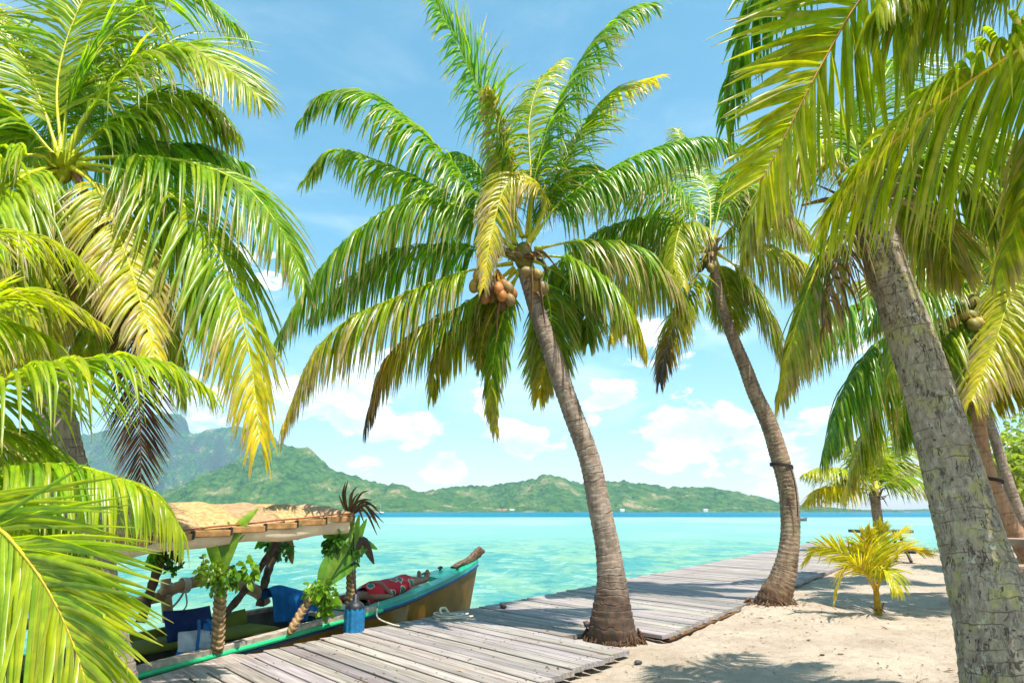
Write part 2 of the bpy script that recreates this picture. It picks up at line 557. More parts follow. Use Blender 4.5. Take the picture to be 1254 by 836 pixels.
def sheath(parent, c, r, n=14, length=0.35, seed=3, tint=None):
    """brown fibrous leaf bases and dry spathes at the top of a trunk"""
    rr = np.random.default_rng(seed)
    mb = MB()
    for i in range(n):
        a = rr.uniform(0, 2 * PI)
        o = np.array((math.cos(a), math.sin(a), 0))
        up = rr.uniform(-0.5, 1.2)
        p0 = np.array(c) + o * r * 0.7 - np.array((0, 0, r * 0.9))
        p1 = p0 + o * length * 0.35 + np.array((0, 0, length * 0.5 * up))
        p2 = p1 + o * length * rr.uniform(0.1, 0.5) + np.array((0, 0, length * rr.uniform(-0.7, 0.4)))
        k = rr.random()
        mb.tube(catmull([p0, p1, p2], 9), np.linspace(r * 0.42, 0.008, 9), 6, True, ((BRWN * k + STRAW * (1 - k) * 0.55) if tint is None else tint) * rr.uniform(0.6, 1.2), 0.35)
    mb.ell(np.array(c) - np.array((0, 0, r * 0.5)), np.eye(3), (r * .95, r * .95, r * 1.5), 14, 10, BRWN * 0.8 + GREEN * .3 if tint is None else tint * .8)
    return mb.build('leaf_sheath', M['fibre'], parent)


def spathe(parent, P, r, col):
    mb = MB()
    mb.tube(catmull(P, 14), r * np.sin(np.linspace(0.35, PI - 0.05, 14)), 7, True, col, 0.35)
    return mb.build('dry_spathe', M['fibre'], parent)


def nuts(parent, c, spots, r, cols, seed=5):
    """a bunch: stalks as its own mesh, each nut a sub-part"""
    rr = np.random.default_rng(seed)
    st = MB()
    for (dx, dy, dz) in spots:
        p = np.array(c) + np.array((dx, dy, dz))
        st.tube(catmull([np.array(c) + (0, 0, 0.12), (np.array(c) + p) / 2 + (0, 0, 0.08), p + (0, 0, r * 0.8)], 6), 0.012, 5, True, ORNG * 0.8)
    so = st.build('nut_bunch', M['fibre'], parent)
    for i, (dx, dy, dz) in enumerate(spots):
        mb = MB()
        p = np.array(c) + np.array((dx, dy, dz))
        q = Vector((dx, dy, dz - 0.12)).normalized().to_track_quat('Z', 'Y').to_matrix()
        mb.ell(p, [tuple(v) for v in q.transposed()], (r * 0.82, r * 0.82, r * 1.12), 12, 9, np.array(cols[i % len(cols)]) * rr.uniform(0.75, 1.15), 0.06)
        mb.build('coconut', M['nut'], so)


def FP(px_list, Y0, Y1, pw=1.0):
    n = len(px_list)
    return [at(x, y, Y0 + (Y1 - Y0) * (i / (n - 1)) ** pw) for i, (x, y) in enumerate(px_list)]


# ---- central palm, growing through the notch in the boardwalk
yb = 7.55
cb = Vector((*gr(752, 790)[:2], -0.05))
c_palm = thing('coconut_palm', 'tall coconut palm with orange nuts, its leaning trunk set in the boardwalk notch', 'palm tree', (cb.x, cb.y, 0), 'coconut palms on the beach')
pp = [(751, 797), (750, 768), (749.5, 740), (749, 712), (744, 670), (734, 620), (721, 560), (699, 500), (680, 445), (659, 384), (641, 330)]
ww = [68, 58, 46, 36, 30, 28, 26, 24, 23, 20, 16]
ys = list(np.linspace(yb, yb + .12, 11))
P = [cb] + [at(x, y, Y) for (x, y), Y in zip(pp[1:], ys[1:])]
trunk(c_palm, P, [rw(x, y, w, Y) for (x, y), w, Y in zip(pp, ww, ys)], M['trunk_mid'], 0.07, 0.06, 28, 0.35, seed=1)
CY = yb + .12
CC = at(641, 308, CY)
sheath(c_palm, CC, 0.12, 18, 0.42, 4)
cf = [
    # (pixels of the midrib, depth of tip relative to crown, L, kwargs)
    ([(632, 300), (606, 200), (585, 110), (555, 45), (520, -20)], 0.5, 0.62, dict(roll=-40, droop=.16, lime=.12, yellow=.03)),
    ([(648, 295), (655, 220), (678, 140), (720, 60), (765, 15), (802, 4)], 0.2, 0.66, dict(droop=.34, lime=.08, yellow=.02, roll=-10)),
    ([(650, 295), (675, 230), (705, 170), (745, 118), (803, 95)], 0.9, 0.60, dict(droop=.25, lime=.35, yellow=.05, end='yellow')),
    ([(645, 290), (650, 220), (648, 150), (662, 100), (690, 72)], 1.3, 0.5, dict(droop=.3, lime=.4, yellow=.3)),
    ([(638, 290), (622, 215), (608, 150), (598, 110), (590, 118)], -0.3, 0.32, dict(droop=.35, lime=.5, yellow=.4, tipbrown=.5)),
    ([(630, 298), (580, 235), (520, 165), (450, 118), (395, 118), (366, 150)], -0.2, 0.60, dict(droop=.42, lime=.2, yellow=.03)),
    ([(630, 305), (560, 245), (480, 205), (410, 185), (372, 222)], 0.5, 0.55, dict(droop=.45, lime=.25, yellow=.08)),
    ([(630, 308), (580, 262), (510, 245), (440, 280), (380, 345), (336, 420)], -0.4, 0.72, dict(droop=.62, lime=.22, yellow=.04, tipbrown=.3)),
    ([(628, 315), (560, 300), (480, 310), (420, 350), (380, 390)], 0.5, 0.62, dict(droop=.5, lime=.1, yellow=.02)),
    ([(628, 322), (560, 335), (490, 362), (425, 392), (380, 440), (346, 522)], -0.5, 0.66, dict(droop=.58, lime=.45, yellow=.2, tipbrown=.5, end='yellow')),
    ([(630, 328), (570, 372), (510, 405), (468, 450), (447, 522)], 0.1, 0.52, dict(droop=.5, lime=.3, yellow=.2, end='brown')),
    ([(632, 330), (590, 380), (555, 410), (535, 445), (528, 485)], 0.6, 0.45, dict(droop=.4, lime=.5, yellow=.3)),
    ([(646, 300), (668, 250), (650, 219), (620, 228), (602, 285), (592, 352)], -0.6, 0.36, dict(droop=.28, lime=.6, yellow=.6, tipbrown=.45, rib_r=.026, sides=(1, -1), roll=55)),
    ([(636, 330), (618, 380), (606, 430), (602, 480), (606, 528)], -0.2, 0.36, dict(droop=.35, lime=.3, yellow=.05, end='yellow')),
    ([(640, 330), (610, 370), (592, 410), (588, 450)], 0.4, 0.34, dict(droop=.3, lime=.3, yellow=.2)),
    ([(650, 325), (672, 370), (672, 420), (660, 486)], 0.7, 0.45, dict(droop=.3, lime=.2, yellow=.1, end='yellow')),
    ([(655, 305), (715, 295), (775, 305), (820, 340), (845, 385)], 0.5, 0.66, dict(droop=.5, lime=.25, yellow=.15, tipbrown=.5)),
    ([(655, 312), (700, 318), (745, 345), (775, 385), (790, 425)], -0.2, 0.6, dict(droop=.42, lime=.3, yellow=.12, end='yellow')),
    ([(652, 318), (690, 340), (715, 380), (720, 420)], 0.9, 0.5, dict(droop=.4, lime=.2, yellow=.05)),
    ([(650, 295), (690, 245), (770, 195), (850, 170), (905, 178), (930, 205)], 0.3, 0.5, dict(droop=.6, lime=.02, yellow=.0)),
    ([(640, 290), (600, 225), (570, 190), (545, 190)], 1.2, 0.5, dict(droop=.4, lime=.15, yellow=.03)),
    ([(650, 290), (690, 220), (720, 205), (760, 230)], 1.3, 0.5, dict(droop=.4, lime=.2, yellow=.05)),
]
for pxs, dy, L, kw in cf:
    frond(c_palm, FP(pxs, CY, CY + dy), L, n=74, width=0.047, **kw)
spots = []
for i in range(15):
    a = i * 2.4
    spots.append((0.16 * math.cos(a) * (0.5 + (i % 3) * .3), 0.13 * math.sin(a), -0.05 - 0.04 * (i % 6)))
nuts(c_palm, at(609, 342, CY - 0.25), [(x, y, z - 0.02) for x, y, z in spots], 0.074, [(0.34, 0.15, 0.035), (0.26, 0.16, 0.05), (0.36, 0.13, 0.03), (0.14, 0.085, 0.04)], 3)
nuts(c_palm, at(586, 338, CY - 0.1), [(0, 0, 0), (.1, 0, -.06), (-.05, .06, -.1), (.04, -.06, -.16)], 0.08, [(0.38, 0.22, 0.06), (0.3, 0.19, 0.05)], 4)
nuts(c_palm, at(655, 348, CY - 0.15), [(0, 0, 0), (.09, 0, -.04), (.02, -.05, .1), (-.08, -.08, .12)], 0.085, [(0.30, 0.20, 0.05), (0.25, 0.17, 0.06)], 5)
for (a, b, c_) in [((650, 320), (652, 350), (650, 395)), ((600, 330), (590, 360), (580, 400)), ((630, 340), (612, 370), (607, 425)), ((660, 330), (664, 370), (668, 402))]:
    spathe(c_palm, [at(*a, CY - .2), at(*b, CY - .28), at(*c_, CY - .25)], 0.035, BRWN * random.uniform(.6, 1.2))

# ---- second palm, right of the boardwalk
y2 = gr(945, 748).y
b2 = Vector((*gr(945, 746)[:2], -0.05))
s_palm = thing('coconut_palm', 'curved coconut palm with a rope round its trunk, between the boardwalk and the sapling', 'palm tree', (b2.x, b2.y, 0), 'coconut palms on the beach')
pp = [(943, 750), (950, 730), (958, 710), (965, 680), (968, 645), (965, 600), (955, 560), (942, 520), (924, 480), (911, 446), (888, 387), (873, 325), (870, 305)]
ww = [54, 42, 33, 27, 25, 24, 24, 22, 19, 17, 13.5, 11, 11]
ys2 = list(np.linspace(y2 + .05, y2 + .15, 13))
P = [b2] + [at(x, y, Y) for (x, y), Y in zip(pp[1:], ys2[1:])]
trunk(s_palm, P, [rw(x, y, w, Y) for (x, y), w, Y in zip(pp, ww, ys2)], M['trunk_two'], 0.065, 0.07, 26, 0.3, seed=2)
SY = y2 + .15
sheath(s_palm, at(871, 303, SY), 0.1, 12, 0.4, 5)
sf = [
    ([(866, 300), (845, 255), (810, 222), (765, 215), (690, 248)], -0.5, 0.8, dict(droop=.45, lime=.3, yellow=.1, ribcol=YELL)),
    ([(862, 305), (810, 290), (760, 300), (715, 340), (690, 385)], 0.3, 0.75, dict(droop=.55, lime=.25, yellow=.1, tipbrown=.5)),
    ([(862, 308), (820, 310), (785, 330), (760, 370), (748, 410)], -0.6, 0.7, dict(droop=.5, lime=.3, yellow=.25, end='yellow')),
    ([(864, 312), (850, 345), (828, 390), (815, 430), (808, 468)], -0.4, 0.55, dict(droop=.25, lime=.4, yellow=.35, end='brown')),
    ([(878, 310), (905, 330), (930, 365), (948, 400), (958, 440)], -0.2, 0.6, dict(droop=.3, lime=.4, yellow=.25, tipbrown=.4)),
    ([(878, 305), (930, 300), (975, 320), (1005, 360), (1015, 400)], 0.3, 0.65, dict(droop=.5, lime=.5, yellow=.4, tipbrown=.5)),
    ([(870, 295), (868, 240), (850, 200), (828, 158)], 1.2, 0.6, dict(droop=.3, lime=.35, yellow=.1)),
    ([(875, 295), (895, 250), (925, 232), (960, 250), (985, 290)], -0.6, 0.65, dict(droop=.45, lime=.3, yellow=.15, tipbrown=.5)),
    ([(876, 298), (915, 265), (960, 265), (1000, 300)], 0.9, 0.65, dict(droop=.45, lime=.4, yellow=.3)),
    ([(872, 296), (885, 240), (900, 205), (930, 180)], 0.6, 0.6, dict(droop=.35, lime=.25, yellow=.05)),
    ([(866, 300), (830, 265), (800, 262), (770, 280)], 1.0, 0.6, dict(droop=.45, lime=.2, yellow=.05)),
    ([(868, 300), (855, 280), (835, 275), (825, 320), (835, 350)], -1.2, 0.55, dict(droop=.5, lime=.4, yellow=.3)),
    ([(875, 312), (890, 350), (900, 400)], 0.8, 0.5, dict(droop=.35, lime=.4, yellow=.3)),
    ([(860, 303), (800, 270), (740, 280), (700, 310), (668, 330)], -0.1, 0.7, dict(droop=.55, lime=.25, yellow=.1)),
]
for pxs, dy, L, kw in sf:
    frond(s_palm, FP(pxs, SY, SY + dy), L, n=80, width=0.05, **kw)
nuts(s_palm, at(866, 322, SY - .15), [(0, 0, 0), (.1, 0, -.05), (-.1, .05, -.05), (.02, -.1, -.12)], 0.085, [(0.10, 0.09, 0.03), (0.2, 0.15, 0.04)], 6)

# ---- big lichen covered palm at right
YB = 3.75
g_base = gr(1262, 950)
b_palm = thing('coconut_palm', 'nearest palm at right, thick grey trunk mottled with lichen and cracks', 'palm tree', (g_base.x, g_base.y, 0), 'coconut palms on the beach')
pp = [(1278, 975), (1258, 905), (1238, 836), (1213, 745), (1195, 679), (1176, 612), (1158, 546), (1138, 479), (1116, 413), (1091, 346), (1075, 290), (1064, 240)]
ww = [235, 175, 142, 112, 98, 88, 78, 71, 65, 59, 55, 50]
Ys = np.linspace(g_base.y, 4.55, 12)
P = [Vector((at(*pp[0], Ys[0]).x, g_base.y, -0.06))] + [at(x, y, Y) for (x, y), Y in zip(pp[1:], Ys[1:])]
trunk(b_palm, P, [rw(x, y, w, Y) * .95 for (x, y), w, Y in zip(pp, ww, Ys)], M['trunk_big'], 0.062, 0.03, 40, 0.3, seed=3)
BC = at(1062, 232, 4.55)
sheath(b_palm, BC, 0.13, 14, 0.45, 6)
bf = [
    ([(1058, 240), (1030, 270), (1000, 330), (975, 400), (955, 485)], -0.1, 0.42, dict(droop=.4, lime=.2, yellow=.2, tipbrown=.5, end='yellow')),
    ([(1056, 245), (1035, 290), (1020, 340), (1010, 400)], -0.5, 0.36, dict(droop=.6, end='dead', deadcol=BRWN * 1.4, mess=2)),
    ([(1068, 250), (1050, 280), (1035, 330), (1030, 380)], -0.3, 0.26, dict(droop=.6, end='dead', deadcol=STRAW * .5, mess=2)),
    ([(1070, 235), (1110, 250), (1150, 290), (1180, 340)], 0.3, 0.40, dict(droop=.35, lime=.6, yellow=.2, tipbrown=.4)),
    ([(1068, 228), (1120, 200), (1180, 215), (1230, 260), (1262, 320)], -0.2, 0.42, dict(droop=.4, lime=.5, yellow=.1)),
    ([(1060, 228), (1010, 190), (960, 200), (925, 250), (910, 310)], 0.0, 0.5, dict(droop=.4, lime=.7, yellow=.35, tipbrown=.4)),
    ([(1062, 225), (1040, 160), (1010, 130), (975, 140)], 0.6, 0.5, dict(droop=.4, lime=.3, yellow=.1)),
    ([(1066, 225), (1100, 150), (1140, 120), (1190, 140)], 0.7, 0.5, dict(droop=.4, lime=.2, yellow=.05)),
    ([(1064, 225), (1070, 150), (1085, 90), (1115, 50)], 0.9, 0.5, dict(droop=.3, lime=.2, yellow=.05)),
    ([(1072, 232), (1150, 175), (1230, 180), (1300, 230)], 0.2, 0.45, dict(droop=.4, lime=.4, yellow=.05)),
]
for pxs, dy, L, kw in bf:
    kw = dict(kw)
    frond(b_palm, FP(pxs, 4.55, 4.55 + dy), L, n=13 if kw.get('end') == 'dead' else 74, width=0.02 if kw.get('end') == 'dead' else 0.034, name='dead_frond' if kw.get('end') == 'dead' else 'frond', **kw)

# ---- palm outside the frame at right whose fronds hang into the picture
OY = 3.3
OC = at(1420, -110, OY)
o_base = Vector((4.1, 2.6, 0))
o_palm = thing('coconut_palm', 'palm whose bright backlit fronds sweep in from the top right corner', 'palm tree', o_base, 'coconut palms on the beach')
trunk(o_palm, [o_base - Vector((0, 0, .05)), o_base + Vector((-.05, .1, 1.2)), o_base.lerp(OC, .6) + Vector((.05, 0, 0)), OC - Vector((0, 0, .1))], [.26, .19, .15, .12], M['trunk_left'], 0.07, 0.05, 24, 0.3, seed=9)
sheath(o_palm, OC, 0.13, 12, 0.4, 8)
of = [
    ([(1420, -110), (1320, 0), (1254, 55), (1170, 112), (1100, 168), (1040, 228), (1008, 272)], -0.1, 0.74, dict(droop=.17, lime=.95, yellow=.16, tipbrown=.2, vee=-.1, mess=.7, rib_r=.03, ribcol=YELL, roll=-32, alpha=(66, 30))),
    ([(1420, -110), (1290, -180), (1160, -130), (1060, -10), (1003, 85), (962, 165), (930, 225)], 0.05, 0.80, dict(droop=.06, lime=1.0, yellow=.28, tipbrown=.12, rib_r=.028, ribcol=ORNG, roll=-62, alpha=(64, 34))),
    ([(1420, -110), (1230, -230), (1050, -170), (950, -40), (912, 50), (890, 150)], 0.3, 0.58, dict(droop=.22, lime=.05, yellow=.0, tipbrown=.1, roll=-35)),
    ([(1420, -110), (1310, -160), (1210, -100), (1140, -20), (1110, 60)], -0.2, 0.6, dict(droop=.22, lime=.6, yellow=.25, tipbrown=.15, roll=-35)),
    ([(1420, -110), (1340, 40), (1290, 150), (1250, 260), (1228, 330)], .25, .5, dict(droop=.3, lime=.6, yellow=.2, tipbrown=.4, roll=20)),
    ([(1420, -110), (1330, -130), (1220, -100), (1130, -50), (1070, 15)], -.25, .62, dict(droop=.34, lime=.9, yellow=.12, tipbrown=.2)),
    ([(1420, -110), (1520, -60), (1600, 60), (1640, 180)], 0.2, 0.58, dict(droop=.35)),
    ([(1420, -110), (1450, 0), (1440, 140), (1420, 260)], -0.7, 0.58, dict(droop=.35)),
    ([(1420, -110), (1480, -260), (1580, -320), (1700, -260)], 0.2, 0.58, dict(droop=.35)),
]
for pxs, dy, L, kw in of:
    frond(o_palm, FP(pxs, OY, OY + dy), L, n=66, width=0.056, near=True, **kw)

# ---- reddish palm behind the big one, and the paler one further back
def bg_palm(label, Y, basepx, trunkpx, widths, crown, fl, material, L, seed, nutcols=None, w=.06):
    b = at(*basepx, Y)
    root = thing('coconut_palm', label, 'palm tree', (b.x, b.y, 0), 'coconut palms on the beach')
    P = [Vector((b.x, b.y, -0.1))] + [at(x, y, Y) for x, y in trunkpx]
    trunk(root, P, [rw(x, y, q, Y) * .86 for (x, y), q in zip([basepx] + trunkpx, widths)], material, 0.08, 0.05, 20, 0.3, seed=seed)
    c = at(*crown, Y)
    sheath(root, c, 0.13, 12, 0.5, seed)
    for pxs, dy, kw in fl:
        frond(root, FP([crown] + pxs, Y, Y + dy), L, n=72, width=w, **kw)
    if nutcols:
        nuts(root, at(crown[0] - 12, crown[1] + 14, Y - .3), [(0, 0, 0), (.12, 0, -.05), (-.13, .05, -.1), (.05, -.1, -.2), (-.08, -.1, .1), (.14, -.1, -.18)], 0.10, nutcols, seed)
    return root


bg_palm('coconut palm with reddish-brown trunk and green nuts, partly hidden behind the lichen-covered palm', 9.6, (1300, 742),
        [(1252, 668), (1230, 627), (1207, 565), (1197, 502), (1192, 450), (1192, 395)], [44, 32, 28, 23, 20, 18, 17], (1192, 370),
        [([(1215, 330), (1240, 330), (1225, 400), (1190, 490)], -0.9, dict(droop=.3, lime=.5, yellow=.5, tipbrown=.5)),
         ([(1150, 350), (1120, 365), (1100, 410), (1090, 460)], -0.3, dict(droop=.4, lime=.25, yellow=.1)),
         ([(1160, 330), (1125, 325), (1090, 350), (1065, 400)], 0.5, dict(droop=.4, lime=.2, yellow=.05)),
         ([(1175, 310), (1160, 270), (1130, 260)], 0.9, dict(droop=.4, lime=.2)),
         ([(1210, 300), (1240, 250), (1280, 240)], 0.6, dict(droop=.4, lime=.2)),
         ([(1220, 350), (1265, 345), (1310, 390)], 0.1, dict(droop=.4, lime=.3, yellow=.2)),
         ([(1215, 375), (1250, 400), (1270, 450), (1280, 510)], -0.4, dict(droop=.35, lime=.4, yellow=.4)),
         ([(1170, 395), (1150, 430), (1150, 480)], -0.2, dict(droop=.35, lime=.3, yellow=.2)),
         ([(1185, 400), (1175, 440), (1180, 500)], 0.4, dict(droop=.3, lime=.2, yellow=.1)),
         ([(1210, 395), (1222, 430), (1215, 490)], 0.5, dict(droop=.3, lime=.4, yellow=.4))],
        M['trunk_red'], 0.75, 11, [(0.25, 0.2, 0.03), (0.16, 0.17, 0.03), (0.3, 0.2, 0.03)])
bg_palm('pale grey palm trunk leaning behind the reddish-brown one at the right edge', 12.5, (1300, 700),
        [(1264, 660), (1248, 627), (1231, 580), (1212, 520), (1180, 460), (1150, 415)], [26, 21, 19, 18, 16, 15, 14], (1140, 395),
        [([(1095, 365), (1040, 375), (990, 415), (955, 475)], -0.6, dict(droop=.45, lime=.1, yellow=.03)),
         ([(1105, 400), (1065, 430), (1030, 490), (1008, 560)], -0.3, dict(droop=.5, lime=.08, yellow=.02)),
         ([(1115, 405), (1085, 450), (1060, 520), (1035, 600)], 0.3, dict(droop=.42, lime=.35, yellow=.15, end='yellow')),
         ([(1120, 360), (1090, 340), (1050, 345)], 0.9, dict(droop=.4, lime=.2)),
         ([(1150, 350), (1170, 310), (1200, 300)], 0.5, dict(droop=.4, lime=.2)),
         ([(1165, 390), (1195, 410), (1215, 460)], 0.1, dict(droop=.4, lime=.3, yellow=.2)),
         ([(1130, 420), (1110, 470), (1100, 540)], 0.8, dict(droop=.4, lime=.1, yellow=.05)),
         ([(1160, 410), (1175, 450), (1170, 520)], 0.6, dict(droop=.35, lime=.3, yellow=.1))],
        M['trunk_mid'], 0.95, 12, None, .075)
bg_palm('palm at the right edge with orange-tipped fronds above the yellow-green shrub', 15.0, (1360, 690),
        [(1350, 600), (1335, 500), (1320, 400), (1312, 350)], [24, 22, 20, 18, 16], (1310, 335),
        [([(1285, 330), (1255, 345), (1238, 380)], -0.4, dict(droop=.4, lime=.4, yellow=.7, end='yellow')),
         ([(1280, 350), (1250, 380), (1232, 430)], -0.2, dict(droop=.45, yellow=.8, lime=.5, tipbrown=.8)),
         ([(1285, 370), (1262, 420), (1250, 480)], 0.2, dict(droop=.4, lime=.5, yellow=.6)),
         ([(1285, 310), (1250, 290), (1225, 310)], 0.5, dict(droop=.4, lime=.3, yellow=.1)),
         ([(1330, 290), (1370, 290), (1410, 340)], 0.5, dict(droop=.4, lime=.3, yellow=.1)),
         ([(1340, 350), (1370, 400), (1380, 460)], -0.3, dict(droop=.4, lime=.3, yellow=.1))],
        M['trunk_mid'], 0.95, 13, None, .08)

# ---- small palm by the table at the water's edge
yt = 24.0
bt = at(1076, 668, yt)
t_palm = thing('young_palm', 'small short-trunked palm by the table at the far water edge', 'palm tree', (bt.x, bt.y, 0))
trunk(t_palm, [Vector((bt.x, bt.y, -.1)), at(1076, 645, yt), at(1073, 622, yt), at(1071, 606, yt)], [.2, .17, .16, .17], M['trunk_mid'], .09, .06, 18, seed=4)
sheath(t_palm, at(1071, 602, yt), .17, 10, .5, 9)
for pxs, dy, kw in [([(1040, 578), (1010, 573), (985, 580)], -.6, dict(lime=.6, yellow=.3)), ([(1035, 596), (1008, 598), (986, 615)], -.3, dict(lime=.6, yellow=.8, end='yellow')),
                    ([(1055, 560), (1040, 545), (1015, 552)], .4, dict(lime=.4, yellow=.1)), ([(1085, 565), (1100, 548), (1125, 548)], .3, dict(lime=.4, yellow=.1)),
                    ([(1095, 588), (1115, 585), (1135, 600)], -.4, dict(lime=.4, yellow=.1)), ([(1076, 570), (1082, 545), (1095, 530)], .6, dict(lime=.5, yellow=.2)),
                    ([(1066, 575), (1062, 555), (1050, 540)], -.5, dict(lime=.6, yellow=.3)), ([(1090, 580), (1108, 568), (1130, 575)], .5, dict(lime=.5, yellow=.2)),
                    ([(1050, 585), (1030, 590), (1020, 606)], .6, dict(lime=.5, yellow=.3))]:
    frond(t_palm, FP([(1071, 600)] + pxs, yt, yt + dy * 1.8), .85, n=44, width=.10, droop=.3, rib_r=.05, **kw)

# ---- yellow-green palm sapling in the sand
bs = gr(1076, 757)
ysap = bs.y
sap = thing('palm_sapling', 'knee-high yellow-green palm sapling growing alone in the sand', 'palm sapling', (bs.x, bs.y, 0))
mb = MB()
mb.tube(catmull([bs - Vector((0, 0, .04)), at(1074, 735, ysap), at(1072, 715, ysap)], 10), np.linspace(.055, .03, 10), 9, True, ORNG * .8 + GREEN * .2)
for k in range(5):
    a = k * 1.3
    mb.tube(catmull([bs + Vector((0, 0, .02)), bs + Vector((.05 * math.cos(a), .05 * math.sin(a), .12)), bs + Vector((.10 * math.cos(a), .1 * math.sin(a), .2 - .03 * k))], 6), np.linspace(.03, .008, 6), 6, True, BRWN * .9, .5)
mb.build('stem', M['fibre'], sap)
for pxs, dy, kw in [([(1050, 690), (1020, 672), (1000, 672), (984, 690)], -.1, dict(lime=.9, yellow=0.72, roll=-50, droop=.06)),
                    ([(1070, 690), (1076, 660), (1080, 640)], -.15, dict(lime=.9, yellow=0.62, roll=0, droop=.05, side=(1, 0, 0))),
                    ([(1090, 690), (1110, 672), (1140, 678)], -.1, dict(lime=.7, yellow=0.97, roll=25, droop=.08)),
                    ([(1080, 685), (1095, 660), (1110, 645)], .25, dict(lime=.7, yellow=0.62, droop=.1)),
                    ([(1060, 700), (1040, 692), (1028, 712), (1022, 735)], -.45, dict(lime=.9, yellow=1.00, droop=.12, roll=-45)),
                    ([(1082, 700), (1092, 705), (1100, 725)], -.4, dict(lime=.6, yellow=0.52, droop=.25)),
                    ([(1066, 690), (1058, 665), (1065, 648)], -.3, dict(lime=.9, yellow=0.72, droop=.08))]:
    frond(sap, FP([(1073, 725)] + pxs, ysap, ysap + dy), .26, n=24, width=.034, s0=.2, rib_r=.014, alpha=(48, 24), ribcol=ORNG * .6 + YELL * .4, mess=.6, tipbrown=.08, **kw)

# ---- tall palm at left
LY = 5.1
bl = gr(150, 896)
l_palm = thing('coconut_palm', 'tall palm at left, grey trunk behind fronds, with one dead reddish frond', 'palm tree', (bl.x, bl.y, 0), 'coconut palms on the beach')
pp = [(140, 850), (122, 750), (106, 655), (74, 545), (58, 440), (62, 340), (74, 250)]
ww = [74, 62, 54, 54, 54, 48, 42, 38]
P = [Vector((bl.x, bl.y, -.05))] + [at(x, y, bl.y + (LY - bl.y) * (i + 1) / 7) for i, (x, y) in enumerate(pp)]
trunk(l_palm, P, [rw(x, y, w, LY) for (x, y), w in zip([(150, 890)] + pp, ww)], M['trunk_left'], .07, .06, 26, .3, seed=6)
LC = at(78, 198, LY)
sheath(l_palm, LC, .10, 9, .22, 14, LIME * .55 + YELL * .25)
lf = [
    ([(80, 190), (112, 132), (168, 75), (225, 60), (280, 86), (316, 118)], 0.0, .70, dict(droop=.20, lime=.75, yellow=.15, roll=-45, ribcol=LIME * .7 + YELL * .4, rib_r=.032)),
    ([(88, 196), (160, 192), (235, 200), (300, 228), (348, 288), (372, 345)], -0.1, .62, dict(droop=.30, lime=.35, yellow=.05, roll=-25)),
    ([(88, 200), (150, 208), (215, 243), (262, 300), (292, 375), (308, 450), (318, 540)], -0.5, .66, dict(droop=.34, lime=.5, yellow=.12, end='yellow', tipbrown=.3, roll=-18)),
    ([(88, 204), (122, 235), (150, 300), (172, 368), (190, 438)], -0.9, .40, dict(droop=.22, lime=.7, yellow=.5, tipbrown=.5, roll=20, side=(.8, .3, .2))),
    ([(78, 190), (85, 120), (120, 55), (175, 5), (235, -5), (300, 40)], .5, .66, dict(droop=.25, lime=.3, yellow=.05, roll=-20)),
    ([(76, 190), (70, 110), (85, 40), (120, -30), (170, -70)], .3, .66, dict(droop=.2, lime=.6, yellow=.2, roll=-30)),
    ([(72, 190), (45, 110), (10, 40), (-40, -20)], .2, .66, dict(droop=.25, lime=.6, yellow=.25, roll=30)),
    ([(70, 195), (20, 140), (-40, 110), (-110, 130)], -.3, .66, dict(droop=.35, lime=.4, yellow=.2)),
    ([(72, 198), (35, 190), (-10, 205), (-60, 260), (-80, 330)], -.9, .62, dict(droop=.3, lime=.8, yellow=.2, roll=-35)),
    ([(76, 204), (50, 220), (20, 260), (0, 330), (-12, 420)], -.9, .60, dict(droop=.25, lime=.8, yellow=.25, roll=30, side=(1, .2, 0))),
    ([(82, 205), (60, 260), (40, 330), (25, 400), (20, 450)], -.5, .5, dict(droop=.3, lime=.6, yellow=.3)),
    ([(95, 205), (150, 260), (190, 330), (215, 410), (225, 480)], .6, .6, dict(droop=.35, lime=.5, yellow=.15)),
    ([(92, 202), (170, 225), (230, 290), (265, 370), (280, 440)], .8, .6, dict(droop=.4, lime=.5, yellow=.15)),
    ([(92, 210), (130, 290), (158, 380), (170, 480), (173, 612)], .3, .34, dict(droop=.05, end='dead', alpha=(42, 28), roll=10, side=(1, .1, 0), s0=.45, ribcol=(0.3, .13, .08), deadcol=np.array((.20, .09, .06)), vee=0, mess=.6)),
    ([(90, 205), (120, 260), (150, 330), (160, 400)], .9, .5, dict(droop=.4, lime=.3, yellow=.2)),
    ([(85, 195), (140, 175), (200, 178), (250, 182), (300, 200)], 1.2, .6, dict(droop=.45, lime=.05, yellow=0)),
    ([(80, 192), (110, 150), (130, 90), (190, 60)], 1.4, .6, dict(droop=.3, lime=.3, yellow=.1)),
    ([(74, 200), (30, 215), (-20, 250), (-70, 320)], -1.2, .6, dict(droop=.3, lime=.9, yellow=.12)),
    ([(75, 205), (40, 270), (10, 340), (-10, 430)], .6, .6, dict(droop=.3, lime=.6, yellow=.3)),
    ([(85, 205), (112, 270), (118, 350), (105, 440)], .7, .55, dict(droop=.3, lime=.5, yellow=.2)),
    ([(80, 195), (140, 150), (200, 120), (255, 130), (290, 165)], .7, .6, dict(droop=.35, lime=.5, yellow=.1)),
    ([(70, 192), (30, 160), (0, 150), (-40, 190)], .8, .6, dict(droop=.35, lime=.4, yellow=.3)),
]
for pxs, dy, L, kw in lf:
    frond(l_palm, FP(pxs, LY, LY + dy), L, n=50 if kw.get('end') == 'dead' else 66, width=.016 if kw.get('end') == 'dead' else .044, near=True, name='dead_frond' if kw.get('end') == 'dead' else 'frond', **kw)
